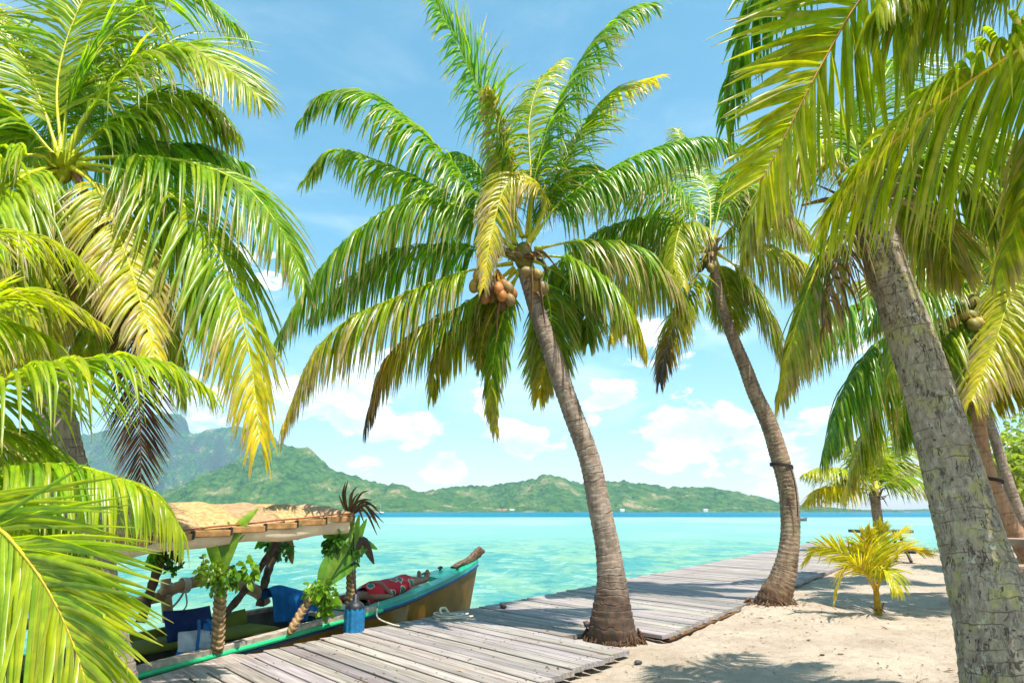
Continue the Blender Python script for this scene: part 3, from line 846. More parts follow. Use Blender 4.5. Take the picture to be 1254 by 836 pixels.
for (a, b, c_) in [((95, 235), (108, 300), (122, 430)), ((100, 240), (125, 280), (140, 350)), ((85, 250), (95, 310), (88, 380)), ((110, 240), (112, 320), (125, 410))]:
    spathe(l_palm, [at(*a, LY - .2), at(*b, LY - .25), at(*c_, LY - .2)], .05, np.array((.26, .13, .06)) * random.uniform(.7, 1.2))

# ---- low palm at the left edge, close to the camera
FY = 2.75
FC = at(-170, 640, FY)
f_palm = thing('young_palm', 'low palm whose bright lime fronds reach in from the lower left edge', 'palm tree', (FC.x, FC.y, 0))
trunk(f_palm, [Vector((FC.x, FC.y, -.05)), Vector((FC.x, FC.y, FC.z * .5)), FC], [.13, .11, .09], M['trunk_left'], .05, .06, 20, .2, seed=8)
sheath(f_palm, FC, .09, 10, .3, 15)
ff = [
    ([(-170, 640), (-80, 520), (0, 468), (80, 443), (150, 437), (210, 447), (258, 478)], .25, .36, dict(droop=.30, lime=.62, yellow=.10, tipbrown=.12)),
    ([(-170, 640), (-80, 600), (0, 574), (80, 569), (145, 585), (190, 606), (222, 650)], .05, .36, dict(droop=.38, lime=.6, yellow=.10, tipbrown=.12)),
    ([(-170, 640), (-90, 600), (-10, 640), (38, 690), (72, 745), (100, 815), (118, 890)], -.75, .44, dict(s0=.32, droop=.05, lime=.75, yellow=.18, ribcol=ORNG * .6 + YELL * .5, rib_r=.017, roll=-72, tipbrown=.08, alpha=(34, 20))),
    ([(-170, 640), (-110, 480), (-40, 385), (20, 362), (75, 368), (120, 395)], .3, .32, dict(droop=.16, lime=.75, yellow=.25)),
    ([(-170, 640), (-60, 620), (30, 640), (90, 690), (140, 760)], .5, .34, dict(droop=.25, lime=.5, yellow=.2)),
    ([(-170, 640), (-60, 580), (20, 600), (80, 640), (120, 690)], .6, .34, dict(droop=.3, lime=.35, yellow=.1)),
    ([(-170, 640), (-150, 430), (-80, 320), (-10, 285), (60, 295), (115, 335)], .5, .36, dict(droop=.25, lime=.8, yellow=.2)),
    ([(-170, 640), (-130, 470), (-70, 400), (0, 395), (60, 415), (100, 450)], .4, .34, dict(droop=.28, lime=.6, yellow=.15)),
    ([(-170, 640), (-90, 540), (-10, 525), (60, 545), (110, 590)], .7, .34, dict(droop=.3, lime=.5, yellow=.12)),
    ([(-170, 640), (-220, 500), (-300, 440), (-380, 480)], .2, .4, dict(droop=.2, lime=.6)),
    ([(-170, 640), (-180, 480), (-160, 380), (-120, 300)], .3, .4, dict(droop=.2, lime=.6)),
]
for pxs, dy, L, kw in ff:
    frond(f_palm, FP(pxs, FY, FY + dy), L, n=56, width=.026, near=True, **{**dict(rib_r=.015, mess=.7), **kw})


# ---- mats of short roots round the trunk feet
def roots(parent, c, r0, r1, n, seed, col):
    rr = np.random.default_rng(seed)
    b = MB()
    for i in range(n):
        a = rr.uniform(0, 2 * PI)
        o = np.array((math.cos(a), math.sin(a), 0))
        ra = r0 * rr.uniform(.9, 1.02)
        p0 = np.array((c[0], c[1], 0)) + o * ra + np.array((0, 0, rr.uniform(.03, .16)))
        e = np.array((c[0], c[1], 0)) + o * rr.uniform(r0 * 1.05, r1) + np.array((-o[1], o[0], 0)) * rr.normal(0, .05) + np.array((0, 0, rr.uniform(-.03, .02)))
        b.tube(catmull([p0, (p0 + e) / 2 + o * .01 + np.array((0, 0, .012)), e], 7), np.linspace(.011, .004, 7) * rr.uniform(.7, 1.4), 5, True, np.array(col) * rr.uniform(.5, 1.3))
    return b.build('root_mat', M['fibre'], parent)


roots(c_palm, (cb.x, cb.y), .275, .36, 150, 1, (.10, .055, .03))
roots(s_palm, (b2.x, b2.y), .30, .46, 160, 2, (.14, .08, .045))

# ------------------------------------------------------------------ the setting
ZW = -0.40                      # water level
ZD = 0.084                      # top of the boardwalk
U = np.array((0.553, 0.833))    # direction of the boardwalk, the shore and the boat
NL = np.array((-0.833, 0.553))  # towards the water


def left_edge_x(y):
    return np.interp(y, [3.0, 5.77, 6.67, 8.117, 9.526, 12.53, 24.74, 30], [-3.35, -2.72, -2.44, -1.637, -.717, 1.316, 9.30, 12.74])


def fbm(x, y, z=0.0, H=1.0, lac=2.0, oc=5):
    return mnoise.fractal(Vector((x, y, z)), H, lac, oc)


# ---- sand: one sheet that runs on under the water to the horizon
xs = np.unique(np.concatenate([-np.geomspace(6, 6500, 26)[::-1], np.arange(-5.5, -1, .11), np.arange(-1, 8.5, .055), np.arange(8.5, 16, .11), np.geomspace(16.2, 6500, 36)]))
ysn = np.unique(np.concatenate([-np.geomspace(4, 3000, 14)[::-1], np.arange(-3, 3.5, .5), np.arange(3.6, 5.4, .12), np.arange(5.4, 13, .055), np.arange(13, 30, .12), np.geomspace(30.5, 6500, 34)]))
V = np.zeros((len(ysn), len(xs), 3))
FAR_Y = 27.0
for j, y in enumerate(ysn):
    le = float(left_edge_x(y))
    off = np.interp(y, [3, 5, 7, 30], [-.5, -.25, .55, .55])
    for i, x in enumerate(xs):
        d1 = (x - le - off) * 0.83
        fy = FAR_Y + (0 if x < 17 else min(12, (x - 17) * .9))
        d = min(d1, fy - y)
        near = (-6 < x < 20) and (2 < y < 32)
        if d > 0:
            z = .06 * min(1, max(0, (d - 3.6) / 3)) if x > 2 else 0
            if near:
                z += .022 * fbm(x * .9, y * .9, 1.0) + .016 * fbm(x * 3.6, y * 3.6, 2.0) - .02 * max(0, mnoise.noise(Vector((x * 3.1, y * 3.1, 7))) - .25) * 2
            sl = min(1, d / 1.2)
            z = z * sl + (ZW - .02) * (1 - sl) ** 2 * .35
            z -= .035 * max(0, 1 - abs(d - 3.0) / 1.4) * 0
        else:
            z = (ZW - .02) * .35 - min(2.6, -d * .22) - (0 if -d < 12 else .0)
        V[j, i] = (x, y, z)
# footprints across the open sand
fr_ = np.random.default_rng(12)
for (x0, y0, ang_, n_) in ((1.6, 5.6, 1.05, 13), (5.6, 6.2, 2.2, 14), (2.6, 7.6, .55, 12), (6.8, 8.6, 2.75, 12), (3.2, 5.5, 1.5, 14), (5.2, 9.0, .9, 14)):
    px_, py_ = x0, y0
    for q in range(n_):
        ang_ += fr_.normal(0, .12)
        px_ += .36 * math.cos(ang_); py_ += .36 * math.sin(ang_)
        ox, oy = -math.sin(ang_) * .09 * (1 if q % 2 else -1), math.cos(ang_) * .09 * (1 if q % 2 else -1)
        dx, dy = V[:, :, 0] - px_ - ox, V[:, :, 1] - py_ - oy
        if px_ + ox < 2.15 + (py_ - 8.6) * .667 - .05: continue
        a_ = (dx * math.cos(ang_) + dy * math.sin(ang_)) / .125
        c_ = (-dx * math.sin(ang_) + dy * math.cos(ang_)) / .058
        r2 = a_ * a_ + c_ * c_
        V[:, :, 2] += np.where(r2 < 9, -.020 * np.exp(-r2 ** 1.6) + .010 * np.exp(-(np.sqrt(r2) - 1.45) ** 2 / .12), 0)
# little mounds at the palm feet
for cx, cy, r, hh in [(cb.x, cb.y, .5, .05), (b2.x + .15, b2.y - .1, .75, .10), (g_base.x, g_base.y, .9, .08), (bs.x, bs.y, .35, .03)]:
    V[:, :, 2] += hh * np.exp(-((V[:, :, 0] - cx) ** 2 + (V[:, :, 1] - cy) ** 2) / r ** 2)
V_SAND = V
mb = MB()
mb.grid(V)
m, t = mat('beach_sand')
co = pos_co(t)
n1 = t.noise(co, 1.1, 4)
n2 = t.noise(co, 9, 5, .6)
n3 = t.noise(co, 160, 2)
c = t.ramp(n1, [(.3, (.31, .245, .18)), (.7, (.45, .37, .285))])
c = t.mix(t.smooth(n2, .45, .7, 0, .5), c, (.26, .20, .14))
c = t.mix(t.smooth(n3, .62, .72, 0, .5), c, (.15, .11, .08))
c = t.mix(t.smooth(n3, .30, .22, 0, .4), c, (.5, .44, .37))
hb = t.math('ADD', t.math('MULTIPLY', n2, .7), t.math('MULTIPLY', t.noise(co, 34, 4, .65), .4))
finish(t, t.n('ShaderNodeBsdfPrincipled', {'Base Color': c, 'Roughness': .95, 'Specular IOR Level': .15, 'Normal': t.bump(hb, .8, .07)}))
sand = mb.build('sand_ground', m)
tag(sand, kind='structure')

# ---- lagoon
mb = MB()
R_ = 6400
mb.add([(-R_, -3000, ZW), (R_, -3000, ZW), (R_, R_, ZW), (-R_, R_, ZW)], [(0, 1, 2, 3)])
m, t = mat('lagoon_water')
co = pos_co(t)
sx = t.n('ShaderNodeSeparateXYZ', {0: co})
dist = t.math('ADD', sx.outputs['Y'], t.math('MULTIPLY', t.math('SUBTRACT', t.noise(t.scale(co, (.008, .02, 1)), 1.0, 3), .5), 60))
pa = t.noise(t.scale(co, (.42, .20, 1)), 1.0, 6, .65, .5)
pb = t.noise(t.scale(co, (1.5, .8, 1)), 1.0, 5, .62, .4)
c_near = t.mix(t.smooth(pa, .38, .62), (.045, .235, .22), (.18, .335, .215))
c_near = t.mix(t.smooth(pb, .52, .66, 0, .75), c_near, (.25, .41, .32))
c_near = t.mix(t.smooth(pb, .46, .34, 0, .7), c_near, (.008, .17, .20))
pc = t.noise(t.scale(co, (.03, .016, 1)), 1.0, 6, .62, .4)
c_mid = t.mix(t.smooth(pc, .4, .6), (.165, .36, .315), (.24, .42, .345))
c = t.mix(t.smooth(dist, 12, 55), c_near, c_mid)
c = t.mix(t.smooth(dist, 195, 240), c, (.0, .14, .21))
w1 = t.noise(t.scale(co, (2.0, 2.6, 1)), 1.0, 5, .6, .35)
w2 = t.noise(t.scale(co, (7, 13, 1)), 1.0, 3, .5, .2)
w3 = t.noise(t.scale(co, (.25, .6, 1)), 1.0, 3)
hg = t.math('ADD', t.math('MULTIPLY', w1, .8), t.math('ADD', t.math('MULTIPLY', w2, .22), w3))
bn = t.bump(hg, .85, .22)
fr = t.n('ShaderNodeFresnel', {'IOR': 1.33, 'Normal': bn}).outputs[0]
df = t.n('ShaderNodeBsdfDiffuse', {'Color': c, 'Normal': t.bump(hg, .9, .22)})
gl = t.n('ShaderNodeBsdfGlossy', {'Color': (1, 1, 1, 1), 'Roughness': .07, 'Normal': bn})
finish(t, t.n('ShaderNodeMixShader', {0: t.math('MINIMUM', fr, .20), 1: df.outputs[0], 2: gl.outputs[0]}))
water = mb.build('lagoon_water', m, smooth=False)
tag(water, kind='structure')

# ---- hills across the lagoon: height fields under ridge lines read off their silhouettes
m, t = mat('forested_hillside')
co = pos_co(t)
nf = t.noise(co, .010, 6, .62)
ng = t.noise(co, .035, 5, .65)
sz = t.n('ShaderNodeSeparateXYZ', {0: co}).outputs['Z']
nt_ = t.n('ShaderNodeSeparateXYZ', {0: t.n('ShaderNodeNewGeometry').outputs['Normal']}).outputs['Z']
c = t.mix(t.smooth(ng, .35, .65), (.022, .075, .014), (.07, .15, .026))
c = t.mix(t.math('MULTIPLY', t.smooth(nf, .49, .64), .65), c, (.16, .20, .05))
rk = t.math('MULTIPLY', t.smooth(t.math('ADD', nf, t.math('MULTIPLY', ng, .4)), .80, .88), .8)
c = t.mix(rk, c, (.30, .22, .14))
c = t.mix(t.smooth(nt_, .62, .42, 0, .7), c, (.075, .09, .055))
cl = t.n('ShaderNodeTexVoronoi', {'Vector': co, 'Scale': .075}).outputs['Distance']
finish(t, t.n('ShaderNodeBsdfPrincipled', {'Base Color': c, 'Roughness': .95, 'Specular IOR Level': .1, 'Normal': t.bump(t.math('ADD', t.math('MULTIPLY', cl, -1.0), ng), .9, 10.0)}))
HILL = m


def hill(name, D, prof, depth, seed, rough, step=6.0, ny=80, cliff=None):
    X, Z = [], []
    for px, py in prof:
        r = ray(px, py)
        X.append(r.x / r.y * D)
        Z.append(r.z / r.y * D + EYE)
    xx = np.arange(X[0], X[-1], step)
    P = np.zeros((ny, len(xx), 3))
    for i, x in enumerate(xx):
        h = np.interp(x, X, Z)
        h += min(1, h / 60) * (8 * fbm(x * .014, seed) + 6.0 * fbm(x * .05, seed, 3))
        for j in range(ny):
            v = -1 + 2 * j / (ny - 1)
            y = v * depth
            a = abs(v)
            base = (1 - a) ** 1.15
            if cliff is not None and cliff[0] < x < cliff[1] and a < .25:
                base = 1 - a * cliff[2] * 1.2
                base = max(base, (1 - .25) ** 1.15 * .75)
            w = math.sin(PI * min(1, a * 1.6)) if a < .625 else 1 - (a - .625) / .5
            rg = mnoise.ridged_multi_fractal(Vector((x * .0042, y * .0026, seed)), .9, 2.1, 5, 1.0, 2.0) - 1.2
            z = h * base + (0 if a < .06 else 1) * w * h * rough * rg * .5 + (2.6 * fbm(x * .09, y * .09, seed) + 2.0 * fbm(x * .25, y * .25, seed)) * min(1, h / 12)
            if v < 0: z = min(z, h * (1 - .25 * a) + 3)
            P[j, i] = (x, D + y, z if a < .985 else ZW - 4)
    P[:, 0, 2] = ZW - 4
    P[:, -1, 2] = ZW - 4
    mb = MB()
    mb.grid(P)
    o = mb.build(name, HILL)
    tag(o, kind='structure')
    return o


hill('distant_mountain', 5200, [(-60, 575), (60, 545), (150, 520), (192, 506), (200, 503), (222, 506), (228, 526), (240, 530), (262, 523), (290, 520), (318, 527), (336, 533), (345, 548), (370, 575), (420, 605), (470, 627)], 1000, 3.1, .6, 12, 70)
hill('green_mountain', 2350, [(20, 627), (120, 618), (190, 606), (225, 594), (265, 574), (300, 558), (325, 547), (345, 541), (360, 546), (377, 548), (388, 558), (405, 571), (430, 583), (470, 592), (492, 592), (505, 598), (530, 606), (580, 618), (640, 626)], 420, 5.7, .55, 5, 90)
hill('low_ridge', 2550, [(440, 626), (480, 606), (520, 602), (548, 596), (575, 594), (600, 596), (622, 590), (645, 587), (665, 581), (686, 585), (710, 590), (740, 589), (762, 588), (790, 593), (822, 597), (850, 596), (872, 596), (900, 600), (925, 606), (950, 614), (985, 619), (1030, 622), (1060, 627)], 380, 8.3, .5, 5, 80)
hill('far_islet', 4200, [(1040, 627), (1064, 624), (1085, 623), (1105, 624), (1130, 623), (1180, 622), (1260, 620), (1340, 624), (1400, 627)], 200, 2.2, .3, 9, 30)

# ---- far shore: white sail and houses, each a few pixels
def far_box(name, label, cat, px, py, D, w, h, d, wallc, roofc, group=None):
    p = at(px, py, D)
    o = thing(name, label, cat, (p.x, p.y, ZW), group)
    b = MB(); b.box((p.x, p.y, ZW + 1.2 + h / 2), np.eye(3), (w / 2, d / 2, h / 2)); b.build('wall', simple(name + '_wall', wallc, .8), o, False)
    b = MB()
    x, y, z = p.x, p.y, ZW + 1.2 + h
    e = w * .58; k = d * .6
    b.add([(x - e, y - k, z), (x + e, y - k, z), (x + e, y + k, z), (x - e, y + k, z), (x - e * .8, y, z + h * .6), (x + e * .8, y, z + h * .6)], [(0, 1, 5, 4), (2, 3, 4, 5), (1, 2, 5), (3, 0, 4), (3, 2, 1, 0)])
    b.build('roof', simple(name + '_roof', roofc, .7), o, False)


for i, (px, lab, rc) in enumerate([(611, 'tiny white house farthest left on the far shore under the low ridge', (.45, .2, .15)), (618, 'tiny red-roofed house beside the leftmost white house on the far shore', (.5, .12, .08)),
                                   (627, 'tiny pale house right of the red-roofed one on the far shore', (.6, .58, .55)), (762, 'tiny white house alone on the far shore right of the central trunk', (.6, .6, .58)),
                                   (864, 'tiny pale house on the far shore left of the roped palm trunk', (.55, .5, .45))]):
    far_box('shore_house', lab, 'house', px, 624, 2160, 13, 5, 9, (.75, .72, .68), rc, 'houses on the far shore')
p = at(466, 626, 900)
sb = thing('sailboat', 'tiny white sailboat moored off the far green mountain', 'sailboat', (p.x, p.y, ZW))
b = MB()
sec = []
for k in range(9):
    q = -1 + 2 * k / 8
    w = 1.0 * (1 - abs(q) ** 2.5) + .02
    sec.append([(p.x + q * 4, p.y - w, ZW + 1.0), (p.x + q * 3.6, p.y - w * .6, ZW - .2), (p.x + q * 3.6, p.y + w * .6, ZW - .2), (p.x + q * 4, p.y + w, ZW + 1.0)])
b.grid(sec, closed=True); b.build('hull', simple('sail_hull', (.8, .8, .78), .4), sb)
b = MB(); b.tube([(p.x, p.y, ZW + .8), (p.x, p.y, ZW + 12)], [.12, .07], 6); b.build('mast', simple('sail_mast', (.7, .7, .7), .4), sb)
b = MB(); b.box((p.x - .6, p.y, ZW + 1.3), np.eye(3), (1.4, .6, .3)); b.build('cabin', simple('sail_cabin', (.8, .8, .8), .5), sb, False)
p = gr(978, 627.8 + 10, ZW)
mt = thing('motorboat', 'small dark motorboat on the pale lagoon right of the roped palm trunk', 'boat', (p.x, p.y, ZW))
b = MB(); sec = []
for k in range(9):
    q = -1 + 2 * k / 8
    w = .7 * (1 - max(0, q) ** 2.5) + .03
    sec.append([(p.x + q * 1.7, p.y - w, ZW + .5 + .2 * max(0, q)), (p.x + q * 1.5, p.y - w * .6, ZW - .1), (p.x + q * 1.5, p.y + w * .6, ZW - .1), (p.x + q * 1.7, p.y + w, ZW + .5 + .2 * max(0, q))])
b.grid(sec, closed=True); b.build('hull', simple('motor_hull', (.08, .09, .11), .4), mt)
b = MB(); b.box((p.x - 1.8, p.y, ZW + .55), np.eye(3), (.15, .18, .3), None, .04); b.build('outboard_motor', simple('motor_engine', (.05, .05, .05), .4), mt, False)

# ---- boardwalk
m, t = mat('weathered_planks')
co = pos_co(t)
rc = col_at(t)
al = t.n('ShaderNodeVectorRotate', {'Vector': co, 'Angle': math.atan2(.77, -.64)}, rotation_type='Z_AXIS', invert=True).outputs[0]
gn = t.noise(t.scale(al, (1.6, 42, 30)), 1.0, 6, .62, .3)
st = t.noise(co, 1.7, 4)
c = t.mix(t.smooth(gn, .28, .72), (.165, .138, .122), (.385, .34, .31))
c = t.mix(1.0, c, rc, 'MULTIPLY')
c = t.mix(t.smooth(st, .5, .75, 0, .4), c, (.19, .14, .12))
c = t.mix(t.smooth(t.noise(co, 55, 3), .66, .74, 0, .6), c, (.14, .10, .085))
finish(t, t.n('ShaderNodeBsdfPrincipled', {'Base Color': c, 'Roughness': .68, 'Specular IOR Level': .35, 'Normal': t.bump(gn, .35, .006)}))
M['plank'] = m
M['beam'] = simple('old_beam', (.10, .075, .055), .9, .2, .35, 9, .5, 30)
bw = thing('boardwalk', 'grey weathered timber boardwalk running along the lagoon edge', 'boardwalk', (1.0, 8.0, 0))
BD = nrm(np.array((-.64, .77)))
R0 = np.array((.97, 6.81))
RU = nrm(np.array((.555, .832)))
mb = MB()
pitch, gap = .168, .020
perp = abs(RU[0] * BD[1] - RU[1] * BD[0])
step = pitch / perp
PN = np.array((BD[1], -BD[0]))
if PN @ RU < 0: PN = -PN
tr_c = np.array((cb.x, cb.y))
s = -4.6
k = 0
nb = MB()
M['nail'] = simple('rusty_nail', (.05, .025, .015), .7)
rr = np.random.default_rng(5)
while s < 25.5:
    a = R0 + RU * s - BD * rr.uniform(-.01, .035)
    L_ = 2.0
    for _ in range(30):
        e = a + BD * L_
        L_ += (e[0] - (left_edge_x(e[1]) if e[1] > 6.5 else np.interp(e[1], [3, 5.66, 6.59], [-3.3, -2.62, -2.36]))) * .8
    L_ += rr.uniform(-.02, .02)
    st_ = 0.0
    q = tr_c - a
    along, off = q @ BD, q @ PN
    if abs(off) < .40 and along > -.3: st_ = along + .36
    if R0[1] + RU[1] * s < 4.2 and False: pass
    if L_ > .5:
        c0 = a + BD * (st_ + L_) / 2
        col = rr.choice([rr.uniform(.62, .8), rr.uniform(.85, 1.1), rr.uniform(.9, 1.25)], p=[.16, .56, .28]) * np.array((1, rr.uniform(.94, 1.02), rr.uniform(.88, 1.04)))
        z = ZD - .021 + rr.normal(0, .0022)
        mb.box((c0[0], c0[1], z), [(*BD, rr.normal(0, .0008)), (*PN, rr.normal(0, .006)), (0, 0, 1)], ((L_ - st_) / 2, (pitch - gap) / 2 * rr.uniform(.97, 1.0), .021), col, .005)
    if L_ > .5 and s < 12:
        for w_ in (.18, 1.25, 2.35):
            if st_ + .05 < w_ < L_ - .05:
                for o_ in (-.045, .045):
                    q = a + BD * (w_ + rr.normal(0, .008)) + PN * (o_ + rr.normal(0, .005))
                    nb.ell((q[0], q[1], ZD + .0005), np.eye(3), (.008, .008, .003), 6, 4)
    s += step
mb.build('decking', M['plank'], bw, False)
nb.build('nail_heads', M['nail'], bw)
mb = MB()
ld = nrm(np.array((.28, .96)))
for i in range(2):
    c0 = np.array((-2.53 - i * .165, 6.0)) + ld * rr.uniform(-.05, .05) + np.array((-.01, .1))
    mb.box((c0[0], c0[1], ZD - .021), [(*ld, 0), (ld[1], -ld[0], 0), (0, 0, 1)], (.72, .074, .021), np.array((1.1, 1.02, .95)), .005)
mb.build('edge_plank', M['plank'], bw, False)
mb = MB()
for w_, zc in ((.18, -.04), (1.25, -.03), (2.35, -.03)):
    a = R0 + RU * -3.6 + BD * w_
    e = R0 + RU * 26 + BD * w_
    if w_ < .5:
        for (s0_, s1_) in ((-4.6, .15), (1.35, 25.5)):
            a, e = R0 + RU * s0_ + BD * w_, R0 + RU * s1_ + BD * w_
            mb.box((*((a + e) / 2), zc + .01), [(*RU, 0), (RU[1], -RU[0], 0), (0, 0, 1)], (np.linalg.norm(e - a) / 2, .045, .05))
    else:
        if w_ > 2: a = R0 + RU * -1.5 + BD * w_
        mb.box((*((a + e) / 2), zc), [(*RU, 0), (RU[1], -RU[0], 0), (0, 0, 1)], (np.linalg.norm(e - a) / 2, .05, .055))
mb.build('joist', M['beam'], bw, False)
for s_ in np.arange(.5, 25, 2.4):
    a = R0 + RU * s_ + BD * 2.55
    x_ = min(a[0], a[0])
    b = MB(); b.tube([(a[0], a[1], -1.6), (a[0], a[1], .03)], [.07, .065], 10); b.build('piling', M['beam'], bw)

# dry roots and fallen fronds at the landward edge of the boardwalk
def debris(name, label, cat, pts, r0, r1, col, sq=.7, mb_=None):
    b = MB()
    b.tube(catmull(pts, 24), np.linspace(r0, r1, 24) * (1 + .15 * np.sin(np.arange(24) * 1.9)), 7, True, np.array(col), sq)
    o = b.build(name, M['fibre'])
    # origin at its own foot
    c0 = Vector(pts[0])
    o.data.transform(Matrix.Translation(-c0)); o.location = c0
    return tag(o, label, cat)


debris('driftwood', 'dark dry branch lying between the boardwalk and the roped palm', 'branch', [gr(946, 722, .06), gr(965, 716, .07), gr(984, 710, .05), gr(1004, 704, .05)], .05, .02, DARK * 1.4)
debris('dead_frond_stalk', 'long dark dry frond stalk along the sandy boardwalk edge', 'frond stalk', [gr(818, 783, .02), gr(850, 770, .02), gr(885, 756, .02), gr(925, 740, .03)], .03, .012, BRWN * .7)

# ------------------------------------------------------------------ the outrigger boat beside the boardwalk
BO = np.array((-2.284, 8.53))


def BP(t_, l, z):
    q = BO + U * t_ + NL * (l + float(np.interp(t_, [-9, -.5, .8], [.12, .12, 0])))
    return np.array((q[0], q[1], z))


def sheer(t_): return float(np.interp(t_, [-9, -6, -2.45, .165, 1.1, 2.2, 2.8, 3.17], [.07, .05, .06, .225, .315, .455, .545, .62]))
def beam(t_): return float(np.interp(t_, [-9, -7, -4, -1, .3, 1.1, 1.9, 2.5, 2.9, 3.12, 3.17], [.1, .5, .70, .70, .59, .485, .35, .21, .10, .03, .012]))


boat = thing('outrigger_boat', 'long wooden outrigger boat with green rim, brown hull and thatched-edge canopy', 'boat', (*BO, ZW))
M['hull'] = simple('hull_varnish', (.21, .105, .012), .42, .35, .25, 3.5, .08, 18)
M['green'] = simple('green_paint', (.012, .32, .20), .35, .5, .12, 5, .05, 30)
M['bright_green'] = simple('bright_green_paint', (.02, .42, .16), .3, .5, .1, 5)
M['blue_line'] = simple('light_blue_paint', (.03, .20, .34), .35, .5)
M['navy_line'] = simple('dark_blue_paint', (.008, .03, .075), .35, .5)
M['grey_wood'] = simple('bare_gunwale_wood', (.36, .29, .22), .7, .3, .3, 12, .3, 40)
M['dark_inside'] = simple('inside_paint', (.17, .15, .12), .7, .3, .3, 6)
M['cream'] = simple('cream_deck', (.48, .47, .34), .6, .3, .2, 7)
TS = np.concatenate([np.arange(-7.4, 1.0, .35), np.arange(1.0, 3.18, .08), [3.17]])


def section(t_, inset=0.0, zfloor=None, n=9):
    zs, w = sheer(t_), max(.008, beam(t_) - inset)
    keel = float(np.interp(t_, [-8, -6, 2.2, 2.9, 3.17], [-.5, -.72, -.72, -.70, -.68]))
    pts = []
    for k in range(-n, n + 1):
        q = abs(k) / n                                  # 0 keel, 1 sheer
        lat = w * (1 - (1 - q) ** 2.3) * (.80 + .20 * q)
        z = keel + (zs - keel) * q ** 1.35
        rake = (zs - z) * .30 * max(0, (t_ - 1.6) / 1.57) ** 1.5
        pts.append(BP(t_ - rake, math.copysign(lat, k), z))
    return pts


mb = MB(); mb.grid([section(t_) for t_ in TS]); mb.build('hull', M['hull'], boat)
# inside skin, open aft of the foredeck
mb = MB()
mb.grid([[BP(t_, l * (beam(t_) - .035), z) for l, z in ((-1, sheer(t_) - .004), (-.95, sheer(t_) - .2), (-.86, -.30), (0, -.32), (.86, -.30), (.95, sheer(t_) - .2), (1, sheer(t_) - .004))] for t_ in TS if t_ <= .36])
mb.build('inner_lining', M['dark_inside'], boat)
# gunwale rims: bare wood aft, broad green side decks forward
for sd in (-1, 1):
    mb = MB()
    ts = [t_ for t_ in np.arange(-7.2, .45, .2)]
    mb.grid([[BP(t_, sd * (beam(t_) + a), sheer(t_) + b) for a, b in ((.02, -.02), (.02, .022), (-.075, .024), (-.075, -.02))] for t_ in ts], closed=True)
    mb.build('gunwale', M['grey_wood'], boat, False)
    mb = MB()
    ts = np.arange(-7.2, 3.18, .1)
    mb.tube([BP(t_, sd * (beam(t_) + .018), sheer(t_) - .045) for t_ in ts if t_ < .5], .026, 8, True)
    mb.build('rub_rail', M['bright_green'], boat)
    mb = MB()
    mb.tube([BP(t_, sd * (beam(t_) + .012), sheer(t_) - .040) for t_ in ts if t_ > .42], .012, 6, True)
    mb.build('blue_line', M['blue_line'], boat)
    mb = MB()
    mb.tube([BP(t_ - .0, sd * (beam(t_) + .008), sheer(t_) - (.088 if t_ < .4 else .088 - .022 * min(1, (t_ - .4) / .2))) for t_ in ts], .019, 8, True)
    mb.build('paint_line', M['navy_line'], boat)
    mb = MB()
    rim = []
    for t_ in np.arange(.42, 3.13, .06):
        w = beam(t_)
        wi = max(0.0, w - np.interp(t_, [.42, 1.98, 2.08], [.13, .15, .6]))
        rim.append([BP(t_, sd * (w + .015), sheer(t_) - .03), BP(t_, sd * (w + .015), sheer(t_) + .012), BP(t_, sd * wi, sheer(t_) + .020), BP(t_, sd * wi, sheer(t_) - .05)])
    mb.grid(rim); mb.build('side_deck', M['green'], boat, False)
mb = MB()
mb.grid([[BP(t_, l * beam(t_) * .93, sheer(t_) - .045) for l in (-1, -.5, 0, .5, 1)] for t_ in np.arange(.36, 2.6, .1)])
mb.build('foredeck', M['cream'], boat)
mb = MB()
mb.grid([[BP(.37, l * (beam(.37) - .03), z) for l in (-1, 0, 1)] for z in (-.32, sheer(.37) - .046)])
mb.build('bulkhead', M['green'], boat, False)
mb = MB()
mb.grid([[BP(t_, l * .06, sheer(2.45) + .02) for l in (-1, 1)] for t_ in (2.4, 2.5)])
# carved prow piece
mb = MB()
tp = np.linspace(2.55, 3.30, 26)
secs = []
for i, t_ in enumerate(tp):
    q = i / 25
    zc = sheer(min(t_, 3.17)) + .035 + .075 * q ** 1.8 + (.02 * math.sin(q * 9))
    hh = .014 + .075 * min(1, q * 1.7) ** 1.3 * (1 if q < .86 else max(.25, 1 - ((q - .86) / .14) ** 1.5))
    hw = .060 * (1 - .35 * q)
    g = 1 + .07 * math.sin(i * 2.1)
    secs.append([BP(t_, hw * math.cos(a) * g, zc + hh * math.sin(a) * g) for a in np.arange(12) * 2 * PI / 12])
mb.grid(secs, closed=True)
M['carved'] = simple('carved_wood', (.105, .06, .03), .55, .35, .55, 30, .9, 30, .02)
mb.build('carved_prow', M['carved'], boat)
for (t_, l, r) in ((2.05, .1, .05), (2.5, -.12, .03), (2.42, .14, .03)):
    b = MB()
    z = sheer(t_) + .02
    b.tube(catmull([BP(t_ - r * 1.6, l, z + .03), BP(t_ - r * .5, l, z + .045), BP(t_ + r * .5, l, z + .045), BP(t_ + r * 1.6, l, z + .03)], 9), .014, 7)
    b.tube([BP(t_ - r * .4, l, z - .02), BP(t_ - r * .4, l, z + .045)], .011, 6)
    b.tube([BP(t_ + r * .4, l, z - .02), BP(t_ + r * .4, l, z + .045)], .011, 6)
    b.build('mooring_cleat', simple('cleat_iron', (.04, .035, .03), .5), boat)

